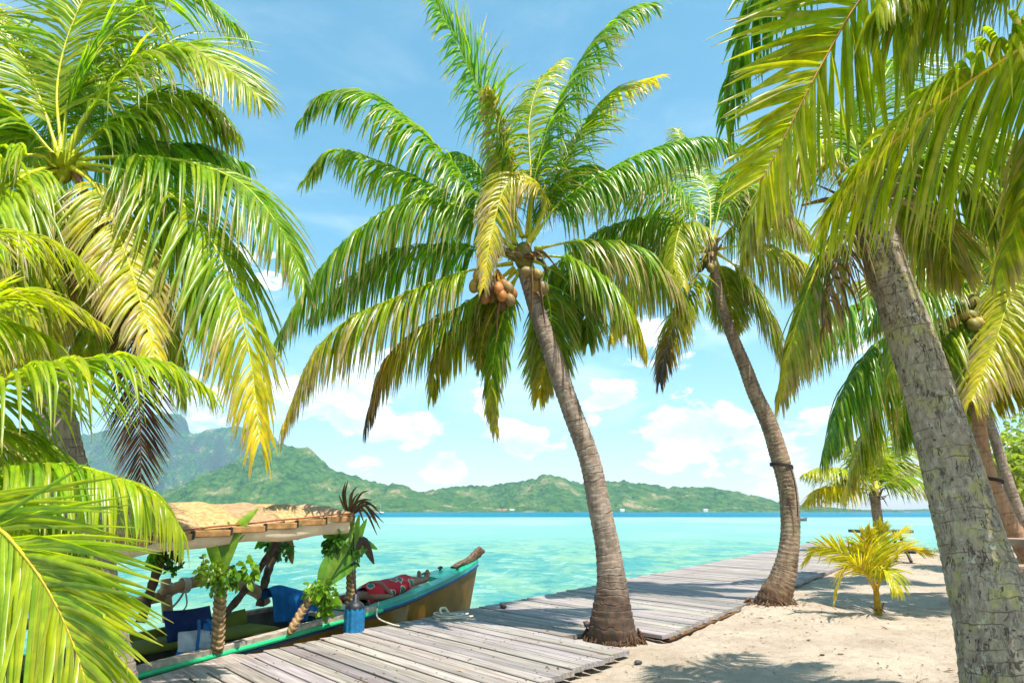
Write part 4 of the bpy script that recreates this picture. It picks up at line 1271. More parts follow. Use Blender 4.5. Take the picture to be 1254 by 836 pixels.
# canopy
CT0, CT1 = -5.2, -.22
M['canvas'] = simple('woven_thatch', None, .9, .15, .28, 22, .6, 70, .012, use_col=True)
M['valance'] = simple('canopy_valance', (.70, .53, .34), .85, .2, .18, 3, .25, 12)
M['bamboo'] = simple('bamboo_strip', (.34, .175, .06), .55, .35, .35, 9, .3, 30)
M['redtape'] = simple('faded_red_tape', (.26, .075, .035), .8)
M['tie'] = simple('dark_lashing', (.03, .022, .018), .8)
CW = .83


def edgez(t_): return 1.318 + .072 * (max(t_, -3.4) + .22)
def roofz(t_, l): return edgez(t_) + (1.435 - edgez(t_)) * (1 - abs(l / CW) ** 2.2) + .010 * math.sin(t_ * 3.1 + l * 4) - .016 * abs(math.sin(t_ * 3.4))


mb = MB()
ts = np.linspace(CT0, CT1, 30)
npan = 11
pr_ = np.random.default_rng(21)
for i in range(npan):                                   # overlapping woven panels, each with its own tone
    a, e = CT0 + (CT1 - CT0) * i / npan - .05, CT0 + (CT1 - CT0) * (i + 1) / npan
    tone = np.array((.40, .255, .125)) * pr_.uniform(.72, 1.25) * np.array((1, pr_.uniform(.94, 1.05), pr_.uniform(.85, 1.1)))
    ts2 = np.linspace(a, e, 7)
    lift = lambda t_: .016 * (e - t_) / (e - a) * 0 + .014 * (t_ - a) / (e - a)
    sag = lambda t_, l: -.012 * math.sin(PI * (t_ - a) / (e - a)) + .006 * math.sin(l * 17 + i * 2.1)
    P_ = [[BP(t_, l, roofz(t_, l) + lift(t_) + sag(t_, l)) for l in np.linspace(-CW, CW, 25)] + [BP(t_, l, roofz(t_, l) + lift(t_) - .02) for l in np.linspace(CW, -CW, 25)] for t_ in ts2]
    n0 = mb.n
    mb.grid(P_, np.tile(tone, (7 * 50, 1)), closed=True)
    mb.f.append(tuple(n0 + k for k in range(50))); mb.f.append(tuple(n0 + 6 * 50 + k for k in range(49, -1, -1)))
mb.build('canopy_roof', M['canvas'], boat)
for sd in (-1, 1):
    b = MB()
    nseg = 13
    for i in range(nseg):
        a, e = CT0 + (CT1 - CT0) * i / nseg, CT0 + (CT1 - CT0) * (i + 1) / nseg
        c0 = BP((a + e) / 2, sd * (CW + .015), edgez((a + e) / 2) - .038 + random.uniform(-.004, .004))
        b.box(c0, [(*U, random.uniform(-.006, .006)), (*NL, 0), (0, 0, 1)], ((e - a) / 2 - .004, .014, .030), None, .006)
    b.build('edge_trim', M['bamboo'], boat, False)
    for i in range(1, nseg):
        b = MB()
        a = CT0 + (CT1 - CT0) * i / nseg
        b.box(BP(a, sd * (CW + .016), edgez(a) - .038), [(*U, 0), (*NL, 0), (0, 0, 1)], (.010, .019, .036))
        b.build('lashing', M['tie'], boat, False)
    b = MB()
    b.tube([BP(t_, sd * (CW + .004), edgez(t_) + .016 + .004 * math.sin(t_ * 9)) for t_ in ts], .008, 6); b.build('edge_tape', M['redtape'], boat)
    b = MB()
    vz = lambda t_: edgez(t_) - .175 + .022 * math.sin(t_ * 2.3) + .012 * math.sin(t_ * 7.1)
    b.grid([[BP(t_, sd * (CW - .004 + .01 * math.sin(t_ * 8)), edgez(t_) - .065), BP(t_, sd * (CW - .0 + .014 * math.sin(t_ * 5 + 1)), vz(t_) + .05), BP(t_, sd * (CW - .02), vz(t_)), BP(t_, sd * (CW - .032), vz(t_)), BP(t_, sd * (CW - .018), edgez(t_) - .065)] for t_ in np.linspace(CT0, CT1 - .03, 60)])
    b.build('valance', M['valance'], boat)
b = MB()
b.tube([BP(CT1 - .02, l, roofz(CT1, l) - .055) for l in np.linspace(-CW, CW, 12)], .024, 8); b.build('front_batten', M['bamboo'], boat)

# posts
M['braid'] = simple('braided_palm', None, .75, .25, .3, 14, .4, 50, use_col=True)
M['post'] = simple('rough_post', (.115, .075, .05), .9, .2, .4, 18, .7, 40, .02)


def braid(pts, r, parent, name='braided_post', n=None):
    L_ = sum(np.linalg.norm(np.array(pts[i + 1]) - np.array(pts[i])) for i in range(len(pts) - 1))
    n = int(L_ / .008)
    C = catmull(pts, n)
    T = nrm(np.gradient(C, axis=0))
    seg = 20
    u = np.array((1.0, .3, 0))
    V, CC_ = [], []
    ang = np.arange(seg) * 2 * PI / seg
    for i in range(n):
        u = u - T[i] * (u @ T[i]); u /= np.linalg.norm(u)
        w = np.cross(T[i], u)
        s_ = i * .008
        tri = np.abs(((ang / PI * 1.0 + .35) % 1.0) - .5) * 2          # chevron plaits
        ph = (s_ / .052 + tri * .9) % 1.0
        f = 1 + .38 * (ph ** .6 - .6) - .14 * (np.abs(tri - .5) < .10)
        shade_ = np.clip(.35 + 1.0 * ph, .3, 1.25)[:, None] * np.array((.34, .21, .095))
        CC_.append(shade_)
        env = 1.0 if i > 6 else .6 + .4 * i / 6
        V.append(C[i] + r * env * f[:, None] * (np.cos(ang)[:, None] * u + np.sin(ang)[:, None] * w))
    b = MB()
    F = [(i * seg + j, i * seg + (j + 1) % seg, (i + 1) * seg + (j + 1) % seg, (i + 1) * seg + j) for i in range(n - 1) for j in range(seg)]
    F += [tuple(range(seg - 1, -1, -1)), tuple((n - 1) * seg + j for j in range(seg))]
    b.add(np.concatenate(V), F, np.concatenate(CC_))
    return b.build(name, M['braid'], parent, True)


def on_side(px, py, lat):
    """the point on the vertical plane lat off the boat's centreline seen at a pixel"""
    r = np.array(ray(px, py))
    o = np.array((0, 0, EYE))
    n = np.array((*NL, 0))
    k = ((BO - o[:2]) @ NL + lat) / (r @ n)
    return o + r * k


NEAR, FARS = -.60, .82
braid([on_side(429, 752, NEAR), on_side(430, 700, NEAR), on_side(429, 638, NEAR)], .052, boat)
braid([on_side(266, 800, NEAR), on_side(269, 740, NEAR), on_side(273, 690, NEAR), on_side(276, 648, NEAR)], .055, boat)
braid([on_side(90, 835, NEAR), on_side(94, 770, NEAR), on_side(100, 690, NEAR)], .055, boat)
for pts in ([(318, 742), (328, 700), (346, 655), (352, 640)], [(172, 762), (187, 715), (203, 665), (206, 650)], [(395, 720), (402, 680), (408, 640)]):
    b = MB()
    C = catmull([on_side(x, y, FARS) for x, y in pts], 30)
    b.tube(C, .05 * (1 + .10 * np.sin(np.arange(30) * 1.7)), 10)
    b.build('rough_post', M['post'], boat)
b = MB()
b.tube(catmull([on_side(252, 775, .35), on_side(290, 735, .45), on_side(322, 690, .55), on_side(346, 655, .6)], 24), .042 * (1 + .12 * np.sin(np.arange(24) * 1.9)), 9)
b.build('slanted_brace', M['post'], boat)
# outrigger boom beyond the far side: curved log, upright peg, cord, and the float it carries
M['log'] = simple('peeled_log', (.44, .25, .12), .6, .3, .3, 8, .2, 30)
M['cord'] = simple('pale_cord', (.55, .49, .38), .8)
b = MB()
LB = 1.05
b.tube(catmull([on_side(196, 728, LB), on_side(225, 716, LB), on_side(258, 709, LB), on_side(290, 714, LB), on_side(318, 726, LB - .2), on_side(324, 738, .84)], 30), np.linspace(.062, .075, 30), 12)
boom = b.build('outrigger_boom', M['log'], boat)
b = MB(); b.tube([on_side(206, 760, LB), on_side(204, 735, LB), on_side(203, 709, LB)], [.06, .058, .055], 12); b.build('boom_peg', M['log'], boat)
b = MB(); b.tube([on_side(198, 722, LB - .1), on_side(212, 722, LB - .1)], [.05, .05], 9); b.build('peg_stub', M['log'], boat)
b = MB()
for (x, y, dx) in ((226, 716, 3), (205, 722, 4)):
    for k in range(5):
        a = on_side(x + (k - 2) * 1.6, y, LB)
        b.tube([a + np.array((*(NL * .08 * math.cos(q)), .078 * math.sin(q))) for q in np.linspace(0, 2 * PI, 14)], .010, 5)
b.tube(catmull([on_side(227, 722, LB - .08), on_side(216, 738, LB), on_side(200, 752, LB)], 14), .012, 6)
b.tube(catmull([on_side(227, 722, LB - .08), on_side(228, 742, LB), on_side(212, 757, LB)], 14), .009, 6)
b.build('boom_cord', M['cord'], boom)
b = MB()
fl = [BP(t_, 2.6, ZW + .02 + .22 * max(0, (t_ - .3)) ** 2) for t_ in np.linspace(-6, 1.0, 24)]
b.tube(fl, .13 * np.sin(np.linspace(.25, PI - .25, 24)) ** .4, 10); b.build('outrigger_float', M['hull'], boat)
b = MB()
b.tube(catmull([on_side(200, 730, LB), BP(-3.0, 1.8, .1), BP(-3.0, 2.6, ZW + .1)], 12), .055, 8); b.build('float_arm', M['log'], boat)

# seats
M['olive'] = simple('olive_cushion', (.20, .21, .035), .8, .25, .12, 4, .15, 18)
b = MB()
for (t0, t1, l0, z0, z1, rr_) in ((-4.6, -.35, .30, -.02, .07, .02),):
    ts = np.linspace(t0, t1, 30)
    secs = []
    for i, t_ in enumerate(ts):
        e = min(1, min(i, 29 - i) / 1.5 + .35)
        cz = (z0 + z1) / 2
        secs.append([BP(t_, l0 + .20 * math.copysign(abs(math.cos(a)) ** .4, math.cos(a)), cz + .05 * e * math.copysign(abs(math.sin(a)) ** .5, math.sin(a)) + .03 * (t_ > -9)) for a in np.arange(16) * 2 * PI / 16])
    b.grid(secs, closed=True)
    b.f.append(tuple(range(15, -1, -1))); b.f.append(tuple(29 * 16 + k for k in range(16)))
b.build('seat_cushion', M['olive'], boat)
b = MB()
b.grid([[BP(-4.2 + 3.7 * i / 30, .525 + .02 * math.sin(i * 1.1 + k) - .1 * k / 5 * 0 - .025 * math.sin(k / 5 * PI), sheer(-4.2 + 3.7 * i / 30) + .02 - .24 * k / 5 * (1 - .15 * math.sin(i * .9)) + .05 * (i / 30)) for k in range(6)] for i in range(31)])
b.build('backrest_cover', M['olive'], boat)
b = MB()
for t_ in (-3.9, -2.4, -.9):
    b.box(BP(t_, .32, -.16), [(*U, 0), (*NL, 0), (0, 0, 1)], (.03, .17, .14))
b.build('seat_support', M['grey_wood'], boat, False)
b = MB()
b.box(BP(-.62, .0, .02), [(*U, 0), (*NL, 0), (0, 0, 1)], (.09, .52, .018), None, .004); b.build('thwart', M['grey_wood'], boat, False)
b = MB()
b.box(BP(.22, -.05, .16), [(*U, 0), (*NL, 0), (0, 0, 1)], (.14, .52, .02), None, .004); b.build('step_plank', M['grey_wood'], boat, False)


# ---- things in and on the boat
def cloth(name, mat_, label, cat, P, th=.012):
    P = np.array(P)
    b = MB()
    m_, n_ = P.shape[:2]
    du, dv = np.gradient(P, axis=0), np.gradient(P, axis=1)
    N_ = nrm(np.cross(du, dv)) * th
    b.grid(P)
    b.grid(P[:, ::-1] - N_[:, ::-1])
    o = b.build(name, mat_)
    c0 = Vector(P.reshape(-1, 3).mean(axis=0))
    o.data.transform(Matrix.Translation(-c0)); o.location = c0
    return tag(o, label, cat)


M['towel'] = simple('blue_towel_cloth', (.015, .13, .34), .95, .15, .2, 8, .5, 60)
A = [on_side(x, y, .52) for x, y in ((324, 723), (338, 719), (352, 722), (372, 727))]
top = catmull(A, 20)
P = []
for i in range(20):
    q = i / 19
    col_ = []
    hang = .34 + .06 * math.sin(q * 4) - .05 * q
    for k in range(14):
        s_ = k / 13
        f = .030 * math.sin(q * 23 + s_ * 2) * s_ + .012 * math.sin(q * 51)
        col_.append(top[i] + np.array((*(NL * (-.05 - .22 * s_ ** .7 + f)), .02 - hang * s_ ** 1.5)) + np.array((*(U * (.05 * s_ * (q - .5))), 0)))
    back = [top[i] + np.array((*(NL * (.03 + .02 * s_)), .01 - .12 * s_)) for s_ in (1, .5, .1)]
    P.append(back + col_)
cloth('beach_towel', M['towel'], 'blue towel draped over the far side of the boat seat', 'towel', P)

M['navy'] = simple('navy_canvas', (.012, .028, .11), .8, .25, .2, 9, .3, 40)
def pillow(c, ax, half, mat_, name, label, cat, seed, parent=None):
    b = MB()
    n_ = 14
    for sgn in (-1, 1):
        G = []
        for i in range(n_ + 1):
            row = []
            for j in range(n_ + 1):
                u_, v_ = -1 + 2 * i / n_, -1 + 2 * j / n_
                th = half[2] * ((1 - u_ ** 2) * (1 - v_ ** 2)) ** .42
                pin = 1 - .10 * (1 - abs(u_)) * abs(v_) - .0
                p_ = np.array(c) + ax[0] * half[0] * u_ * (1 - .08 * (1 - v_ * v_) * 0) * pin + ax[1] * half[1] * v_ * (1 - .08 * (1 - u_ * u_)) + ax[2] * sgn * th * (1 + .38 * mnoise.noise(Vector((u_ * 3.0 + seed, v_ * 3.0, sgn))))
                row.append(p_)
            G.append(row)
        b.grid(G)
    o = b.build(name, mat_, parent)
    if parent is None:
        o.data.transform(Matrix.Translation(-Vector(c))); o.location = c
        tag(o, label, cat)
    return o


ux, uz = np.array((*U, 0)), np.array((0, 0, 1.0))
un = np.array((*NL, 0))
pillow(on_side(232, 763, .30), [ux, nrm(uz * .9 + un * .45), nrm(un * .9 - uz * .45)], (.26, .16, .09), M['navy'], 'cushion', 'navy blue cushion lying on the olive boat seat', 'cushion', 4)
M['bagw'] = simple('grey_white_canvas', (.52, .53, .56), .8, .2, .15, 8, .3, 30)
M['bagb'] = simple('blue_canvas', (.02, .16, .42), .75, .25, .15, 8, .3, 30)
bc = on_side(244, 788, -.12)
bag = thing('beach_bag', 'blue and white beach bag on the boat floor beside the braided post', 'bag', tuple(bc - np.array((0, 0, .15))))
pillow(bc, [ux, nrm(uz + un * .2), nrm(un - uz * .2)], (.22, .14, .10), M['bagw'], 'bag_body', None, None, 9, bag)
pillow(bc - uz * .10 - un * .012, [ux, nrm(uz + un * .2), nrm(un - uz * .2)], (.235, .07, .115), M['bagb'], 'bag_base', None, None, 12, bag)
pillow(bc + uz * .10 + ux * .12, [ux, uz, un], (.09, .09, .06), M['bagb'], 'bag_flap', None, None, 14, bag)
for dx in (-.09, .09):
    b = MB()
    b.tube(catmull([bc + ux * dx - un * .09 - uz * .12, bc + ux * dx - un * .112 + uz * .02, bc + ux * dx * .8 - un * .08 + uz * .17, bc + ux * dx * .5 - un * .02 + uz * .22], 14), .014, 6)
    b.build('bag_strap', M['bagb'], bag)
# fender
M['fender'] = simple('blue_rubber', (.008, .14, .30), .38, .5, .25, 20, .2, 60)
M['rubber'] = simple('black_rubber', (.012, .014, .018), .5)
fc = on_side(434, 758, -.78)
fe = thing('boat_fender', 'blue ribbed fender hanging between the boat and the boardwalk', 'fender', tuple(fc - np.array((0, 0, .19))))
b = MB()
prof = [(-.20, .03), (-.195, .085), (-.17, .105), (.09, .105), (.13, .098)]
seg = 44
secs = []
for z, r in [(-.20, .02), (-.196, .08), (-.178, .102)] + [(zz, .106) for zz in np.linspace(-.16, .09, 10)] + [(.12, .100)]:
    secs.append([fc + np.array((r * (1 + .045 * (1 if (j % 4) < 2 else -1)) * math.cos(2 * PI * j / seg), r * (1 + .045 * (1 if (j % 4) < 2 else -1)) * math.sin(2 * PI * j / seg), z)) for j in range(seg)])
b.grid(secs, closed=True); b.f.append(tuple(range(seg - 1, -1, -1)))
b.build('body', M['fender'], fe)
b = MB()
secs = [[fc + np.array((r * math.cos(2 * PI * j / 20), r * math.sin(2 * PI * j / 20), z)) for j in range(20)] for z, r in [(.112, .106), (.135, .104), (.165, .085), (.185, .05), (.20, .032), (.26, .028), (.265, .01)]]
b.grid(secs, closed=True); b.build('cap', M['rubber'], fe)
b = MB()
b.tube(catmull([fc + uz * .26, on_side(431, 690, -.70), on_side(431, 640, -.66)], 12), .008, 5)
b.tube(catmull([fc + uz * .25 + ux * .01, on_side(434, 690, -.70), on_side(433, 640, -.66)], 12), .006, 5)
b.build('rope', M['rubber'], fe)

# leafy bunches tied to the posts
def blade(b, p0, p1, p2, w, col, n=12):
    C = catmull([p0, p1, p2], n)
    T = nrm(np.gradient(C, axis=0))
    s_ = nrm(np.cross(T, np.array((.35, -.9, .25))))
    q = np.linspace(0, 1, n)
    ww_ = w * np.sin(PI * (q * .88 + .1)) ** .7
    nn = np.cross(s_, T)
    G = np.stack([C - s_ * ww_[:, None] / 2, C + nn * ww_[:, None] * .18, C + s_ * ww_[:, None] / 2], axis=1)
    b.grid(G, np.tile(col, (n * 3, 1)))


def foliage(b, c, r, n, size, seed, cols, down=.4, sq=(1, 1, 1)):
    rr_ = np.random.default_rng(seed)
    for i in range(n):
        d = rr_.normal(0, 1, 3); d /= np.linalg.norm(d)
        p_ = np.array(c) + d * r * rr_.random() ** .45 * np.array(sq)
        ax_ = nrm(d * .6 + np.array((0, -.2, -down)) + rr_.normal(0, .45, 3))
        s_ = nrm(np.cross(ax_, rr_.normal(0, 1, 3)))
        nn = np.cross(s_, ax_)
        L_ = size * rr_.uniform(.7, 1.25)
        w_ = L_ * .36
        col = np.array(cols[rr_.integers(len(cols))]) * rr_.uniform(.75, 1.25)
        pts = [p_]
        for q, ww_ in ((.3, .85), (.62, 1.0), (.88, .5)):
            m_ = p_ + ax_ * L_ * q + np.array((0, 0, -.2)) * L_ * q * q
            pts += [m_ - s_ * w_ * ww_ + nn * w_ * .25, m_, m_ + s_ * w_ * ww_ + nn * w_ * .25]
        pts.append(p_ + ax_ * L_ + np.array((0, 0, -.2)) * L_)
        b.add(pts, [(0, 1, 2), (0, 2, 3), (1, 4, 5, 2), (2, 5, 6, 3), (4, 7, 8, 5), (5, 8, 9, 6), (7, 10, 8), (8, 10, 9)], col)


LG = [(.18, .33, .02), (.24, .38, .025), (.11, .24, .02)]
DG = [(.06, .16, .02), (.09, .21, .025), (.045, .12, .02)]


def bouquet(label, root, blades, clumps, lat, braidpts=None, w=.105):
    r0 = on_side(*root, lat)
    o = thing('leaf_bouquet', label, 'leaf bouquet', tuple(r0), 'leaf bunches tied to the boat posts')
    rr_ = np.random.default_rng(int(root[0]))
    for (m_, e, col, d) in blades:
        b = MB()
        blade(b, r0, on_side(*m_, lat + d * .5), on_side(*e, lat + d), w * rr_.uniform(.8, 1.2), np.array(col) * rr_.uniform(.8, 1.2))
        b.build('blade', M['leaf'], o)
    for (c, r, n_, size, cols, d) in clumps:
        b = MB()
        foliage(b, on_side(*c, lat + d), r, n_, size, int(c[0] + c[1]), cols)
        b.build('leaf_sprig', M['leaf'], o)
    if braidpts:
        braid([on_side(x, y, lat + d) for x, y, d in braidpts], .042, o, 'braided_stem')
    return o


bg_, bl_ = (.12, .26, .02), (.22, .36, .025)
bouquet('bunch of broad green blades and light sprigs on the near middle braided post', (270, 705),
        [((258, 665), (246, 645), bl_, -.05), ((268, 660), (262, 640), bg_, .02), ((278, 655), (280, 638), bl_, .0), ((290, 650), (316, 622), bl_, -.1), ((285, 665), (305, 647), bg_, -.05),
         ((262, 680), (252, 655), bg_, .1), ((276, 670), (296, 640), bg_, .1), ((282, 660), (288, 640), bl_, .05)],
        [((257, 698), .12, 130, .05, [(.22, .30, .02), (.14, .24, .02)], -.06), ((300, 700), .12, 70, .075, LG, -.06), ((270, 712), .11, 90, .055, DG + LG, -.06), ((285, 705), .09, 50, .06, DG, -.02)], NEAR - .05)
bouquet('bunch of long leaf blades leaning on the front braided post, with a braided stem', (392, 722),
        [((405, 700), (428, 668), bg_, -.05), ((408, 690), (432, 655), bl_, -.08), ((402, 690), (418, 650), bg_, .0), ((412, 705), (440, 690), bg_, -.05), ((400, 695), (410, 665), bl_, .05), ((410, 695), (450, 672), bg_, -.05),
         ((415, 680), (434, 640), bl_, .0), ((395, 700), (400, 680), bg_, .0)],
        [((385, 722), .10, 60, .06, LG, -.05), ((402, 728), .11, 80, .085, [(.16, .27, .02), (.10, .21, .015)], -.06), ((398, 745), .07, 40, .07, LG, -.05)], NEAR - .06,
        [(354, 776, 0), (364, 758, 0), (376, 738, 0), (386, 722, 0)])
bouquet('upright bunch of leaf blades under the front corner of the canopy roof', (430, 690),
        [((420, 655), (416, 632), bg_, -.05), ((428, 650), (428, 628), bg_, -.05), ((436, 650), (440, 630), bl_, -.06), ((440, 655), (449, 635), bl_, -.06), ((444, 665), (462, 672), bg_, -.1), ((442, 660), (458, 690), DARK, -.1),
         ((416, 660), (395, 655), bg_, .0), ((430, 645), (434, 635), bl_, .1)],
        [((412, 660), .10, 50, .085, DG, -.02), ((405, 672), .07, 30, .08, DG, .0), ((432, 680), .08, 40, .06, DG, -.05)], NEAR - .02)
bouquet('dark leafy bunch on the far middle post below the canopy', (345, 668),
        [((330, 655), (312, 672), bg_, .0), ((352, 652), (366, 660), BRWN, .0), ((335, 648), (318, 652), bg_, .0), ((360, 650), (370, 642), bg_, .0), ((340, 655), (325, 685), bg_, -.05), ((352, 660), (358, 690), BRWN, .0)],
        [((348, 672), .11, 90, .06, DG, -.05), ((338, 650), .12, 60, .07, DG, -.05), ((328, 664), .08, 40, .06, DG, 0)], FARS)
bouquet('dark leafy bunch with a broad hanging leaf on the far aft post', (205, 665),
        [((225, 660), (234, 672), bl_, -.05), ((235, 658), (256, 664), bg_, .0), ((195, 670), (183, 690), bg_, .0), ((215, 655), (240, 652), (.4, .07, .03), -.02)],
        [((208, 672), .12, 90, .06, DG, -.05), ((214, 690), .09, 60, .055, DG, -.04), ((190, 682), .08, 50, .06, LG, -.04), ((200, 655), .1, 50, .06, DG, 0)], FARS)
# dried tuft on the roof corner
dt = thing('dried_palm_tuft', 'tuft of dried brown palm leaflets at the front corner of the canopy', 'dried palm tuft', tuple(on_side(428, 632, NEAR)))
b = MB()
rr_ = np.random.default_rng(3)
for (e, sag) in [((423, 590), 0), ((426, 588), 0), ((440, 603), .02), ((452, 600), .03), ((455, 612), .05), ((450, 622), .05), ((468, 630), .1), ((466, 648), .14), ((462, 655), .14), ((460, 640), .12), ((446, 640), .1), ((448, 610), .05), ((415, 605), .02), ((438, 595), .02), ((470, 640), .12), ((455, 634), .1), ((434, 600), 0), ((463, 622), .06)]:
    p0 = on_side(427, 632, NEAR)
    p2 = on_side(*e, NEAR - rr_.uniform(-.1, .25))
    pm = (p0 + p2) / 2 + uz * (.05 + sag * .9) + rr_.normal(0, .02, 3)
    blade(b, p0, pm, p2, .028, (BRWN * rr_.uniform(.35, .9)), 12)
b.build('dried_leaflets', M['leaf_dry'], dt)
b = MB(); b.ell(on_side(428, 633, NEAR), np.eye(3), (.07, .07, .05), 10, 8, BRWN * .7); b.build('knot', M['fibre'], dt)

# ---- the person dozing on the foredeck
M['skin'] = simple('brown_skin', (.22, .105, .06), .5, .4, .08, 10)
M['hair'] = simple('black_hair', (.012, .009, .008), .45, .5)
m, t = mat('red_leaf_print_cloth')
co = obj_co(t)
v = t.n('ShaderNodeTexVoronoi', {'Vector': t.n('ShaderNodeVectorMath', {0: co, 1: t.n('ShaderNodeTexNoise', {'Vector': co, 'Scale': 9.0}).outputs['Color']}, operation='MULTIPLY_ADD', **{}).outputs[0] if False else t.scale(co, (1, 1.0, .8)), 'Scale': 6.5}).outputs['Distance']
dd = t.math('ADD', v, t.math('MULTIPLY', t.math('SUBTRACT', t.noise(co, 28, 2), .5), .28))
c = t.ramp(dd, [(0, (.02, .17, .12)), (.27, (.02, .14, .10)), (.30, (.75, .62, .5)), (.35, (.48, .012, .02)), (1, (.42, .008, .018))], 'LINEAR')
finish(t, t.n('ShaderNodeBsdfPrincipled', {'Base Color': c, 'Roughness': .85, 'Normal': t.bump(t.noise(co, 22, 3), .5, .01)}))
M['pareo'] = m


def skin_body(name, verts, edges, radii, mat_, parent, sub=2, root=0):
    me = bpy.data.meshes.new(name + '_cage')
    me.from_pydata([tuple(v_) for v_ in verts], edges, [])
    o = bpy.data.objects.new(name + '_cage', me)
    COL.objects.link(o)
    md = o.modifiers.new('s', 'SKIN')
    lay = me.skin_vertices[0].data if me.skin_vertices else None
    if lay is None:
        bpy.context.view_layer.objects.active = o
        bpy.ops.mesh.customdata_skin_add()
        lay = me.skin_vertices[0].data
    for i, r in enumerate(radii):
        lay[i].radius = r if hasattr(r, '__len__') else (r, r)
        lay[i].use_root = (i == root)
    md.use_smooth_shade = True
    sb_ = o.modifiers.new('u', 'SUBSURF'); sb_.levels = sub; sb_.render_levels = sub
    dg = bpy.context.evaluated_depsgraph_get()
    ev = o.evaluated_get(dg)
    me2 = bpy.data.meshes.new_from_object(ev)
    bpy.data.objects.remove(o, do_unlink=True)
    me2.name = name
    me2.materials.clear(); me2.materials.append(mat_)
    me2.polygons.foreach_set('use_smooth', [True] * len(me2.polygons))
    off = Vector((0, 0, 0)); p_ = parent
    while p_ is not None: off += p_.location; p_ = p_.parent
    me2.transform(Matrix.Translation(-off))
    r_ = bpy.data.objects.new(name, me2)
    COL.objects.link(r_); r_.parent = parent
    return r_


def PB(t_, l, dz): return BP(t_, l, sheer(t_) - .045 + dz)      # on the foredeck


person = thing('person', 'person in a red leaf-patterned wrap lying on the boat foredeck, arm bent over belly', 'person', tuple(PB(1.1, -.12, 0)))
k = 1.0
J = dict(pelvis=PB(1.10, -.10, .105), belly=PB(.95, -.11, .115), chest=PB(.76, -.13, .125), neck0=PB(.60, -.15, .125), neck=PB(.545, -.155, .125), skull=PB(.49, -.16, .125), head=PB(.435, -.165, .12), crown=PB(.385, -.17, .115),
         shl=PB(.645, .02, .115), ell=PB(.83, .13, .06), wrl=PB(.99, .03, .17), hal=PB(1.02, -.03, .19),
         shr=PB(.645, -.285, .105), elr=PB(.90, -.345, .06), wrr=PB(.81, -.25, .215), har=PB(.76, -.20, .245),
         hil=PB(1.16, -.02, .10), knl=PB(1.48, .03, .16), anl=PB(1.80, .02, .07), ftl=PB(1.83, .03, .14), tol=PB(1.815, .04, .19),
         hir=PB(1.16, -.18, .10), knr=PB(1.50, -.14, .10), anr=PB(1.84, -.10, .065), ftr=PB(1.87, -.09, .14), tor=PB(1.855, -.08, .20))
names = list(J)
ix = {n_: i for i, n_ in enumerate(names)}
E_ = [('pelvis', 'belly'), ('belly', 'chest'), ('chest', 'neck0'), ('neck0', 'neck'), ('neck', 'skull'), ('skull', 'head'), ('head', 'crown'), ('neck0', 'shl'), ('shl', 'ell'), ('ell', 'wrl'), ('wrl', 'hal'),
      ('neck0', 'shr'), ('shr', 'elr'), ('elr', 'wrr'), ('wrr', 'har'), ('pelvis', 'hil'), ('hil', 'knl'), ('knl', 'anl'), ('anl', 'ftl'), ('ftl', 'tol'), ('pelvis', 'hir'), ('hir', 'knr'), ('knr', 'anr'), ('anr', 'ftr'), ('ftr', 'tor')]
Rd = dict(pelvis=.115, belly=.105, chest=.10, neck0=.058, neck=.043, skull=.062, head=.076, crown=.05, shl=.044, ell=.037, wrl=.027, hal=.026, shr=.044, elr=.036, wrr=.027, har=.026, hil=.08, knl=.05, anl=.033, ftl=.034, tol=.024,
          hir=.08, knr=.05, anr=.033, ftr=.034, tor=.024)
verts = [J[n_] for n_ in names]
edges = [(ix[a], ix[b_]) for a, b_ in E_]
radii = [Rd[n_] for n_ in names]
# five separate fingers and a thumb per hand, each its own short chain rooted in the palm
for hn, wn in (('hal', 'wrl'), ('har', 'wrr')):
    d = nrm(J[hn] - J[wn]); s_ = nrm(np.cross(d, uz)); up = np.cross(s_, d)
    for q, (o_, L_) in enumerate(((-.022, .060), (-.008, .072), (.007, .067), (.021, .052))):
        a = J[hn] + d * .028 + s_ * o_; b_ = a + d * L_ * .5 - up * .006; c_ = a + d * L_ * .9 - up * .022
        i0 = len(verts); verts += [a, b_, c_]; radii += [.0085, .0078, .006]
        edges += [(ix[hn], i0), (i0, i0 + 1), (i0 + 1, i0 + 2)]
    a = J[hn] - s_ * .030 + d * .002; b_ = a - s_ * .014 + d * .026 - up * .006
    i0 = len(verts); verts += [a, b_]; radii += [.010, .007]
    edges += [(ix[hn], i0), (i0, i0 + 1)]
body = skin_body('body', verts, edges, radii, M['skin'], person, 2, 0)
# face: nose, closed eyes, mouth, ears on the upturned face
hc = J['head']
b = MB()
b.tube(catmull([hc + ux * -.03 + uz * .074, hc + ux * .005 + uz * .094, hc + ux * .016 + uz * .076], 7), [.008, .014, .016, .018, .017, .014, .008], 7)
b.build('nose', M['skin'], person)
M['lip'] = simple('lip', (.16, .05, .04), .5)
b = MB(); b.tube([hc + ux * .042 + un * y + uz * (.068 - abs(y) * .3) for y in np.linspace(-.022, .022, 7)], [.003, .006, .0075, .007, .0075, .006, .003], 6); b.build('mouth', M['lip'], person)
for sd in (-1, 1):
    b = MB(); b.tube([hc + ux * -.028 + un * (sd * .028 + y) + uz * (.070 - abs(y) * .3) for y in np.linspace(-.013, .013, 5)], [.002, .004, .005, .004, .002], 5); b.build('eyelid', M['hair'], person)
    b = MB(); b.ell(hc + un * sd * .075 + ux * .0, [ux, un, uz], (.022, .010, .028), 8, 6); b.build('ear', M['skin'], person)
b = MB(); b.ell(hc - ux * .035 - uz * .018, [ux, un, uz], (.075, .088, .082), 16, 12); b.build('hair', M['hair'], person)
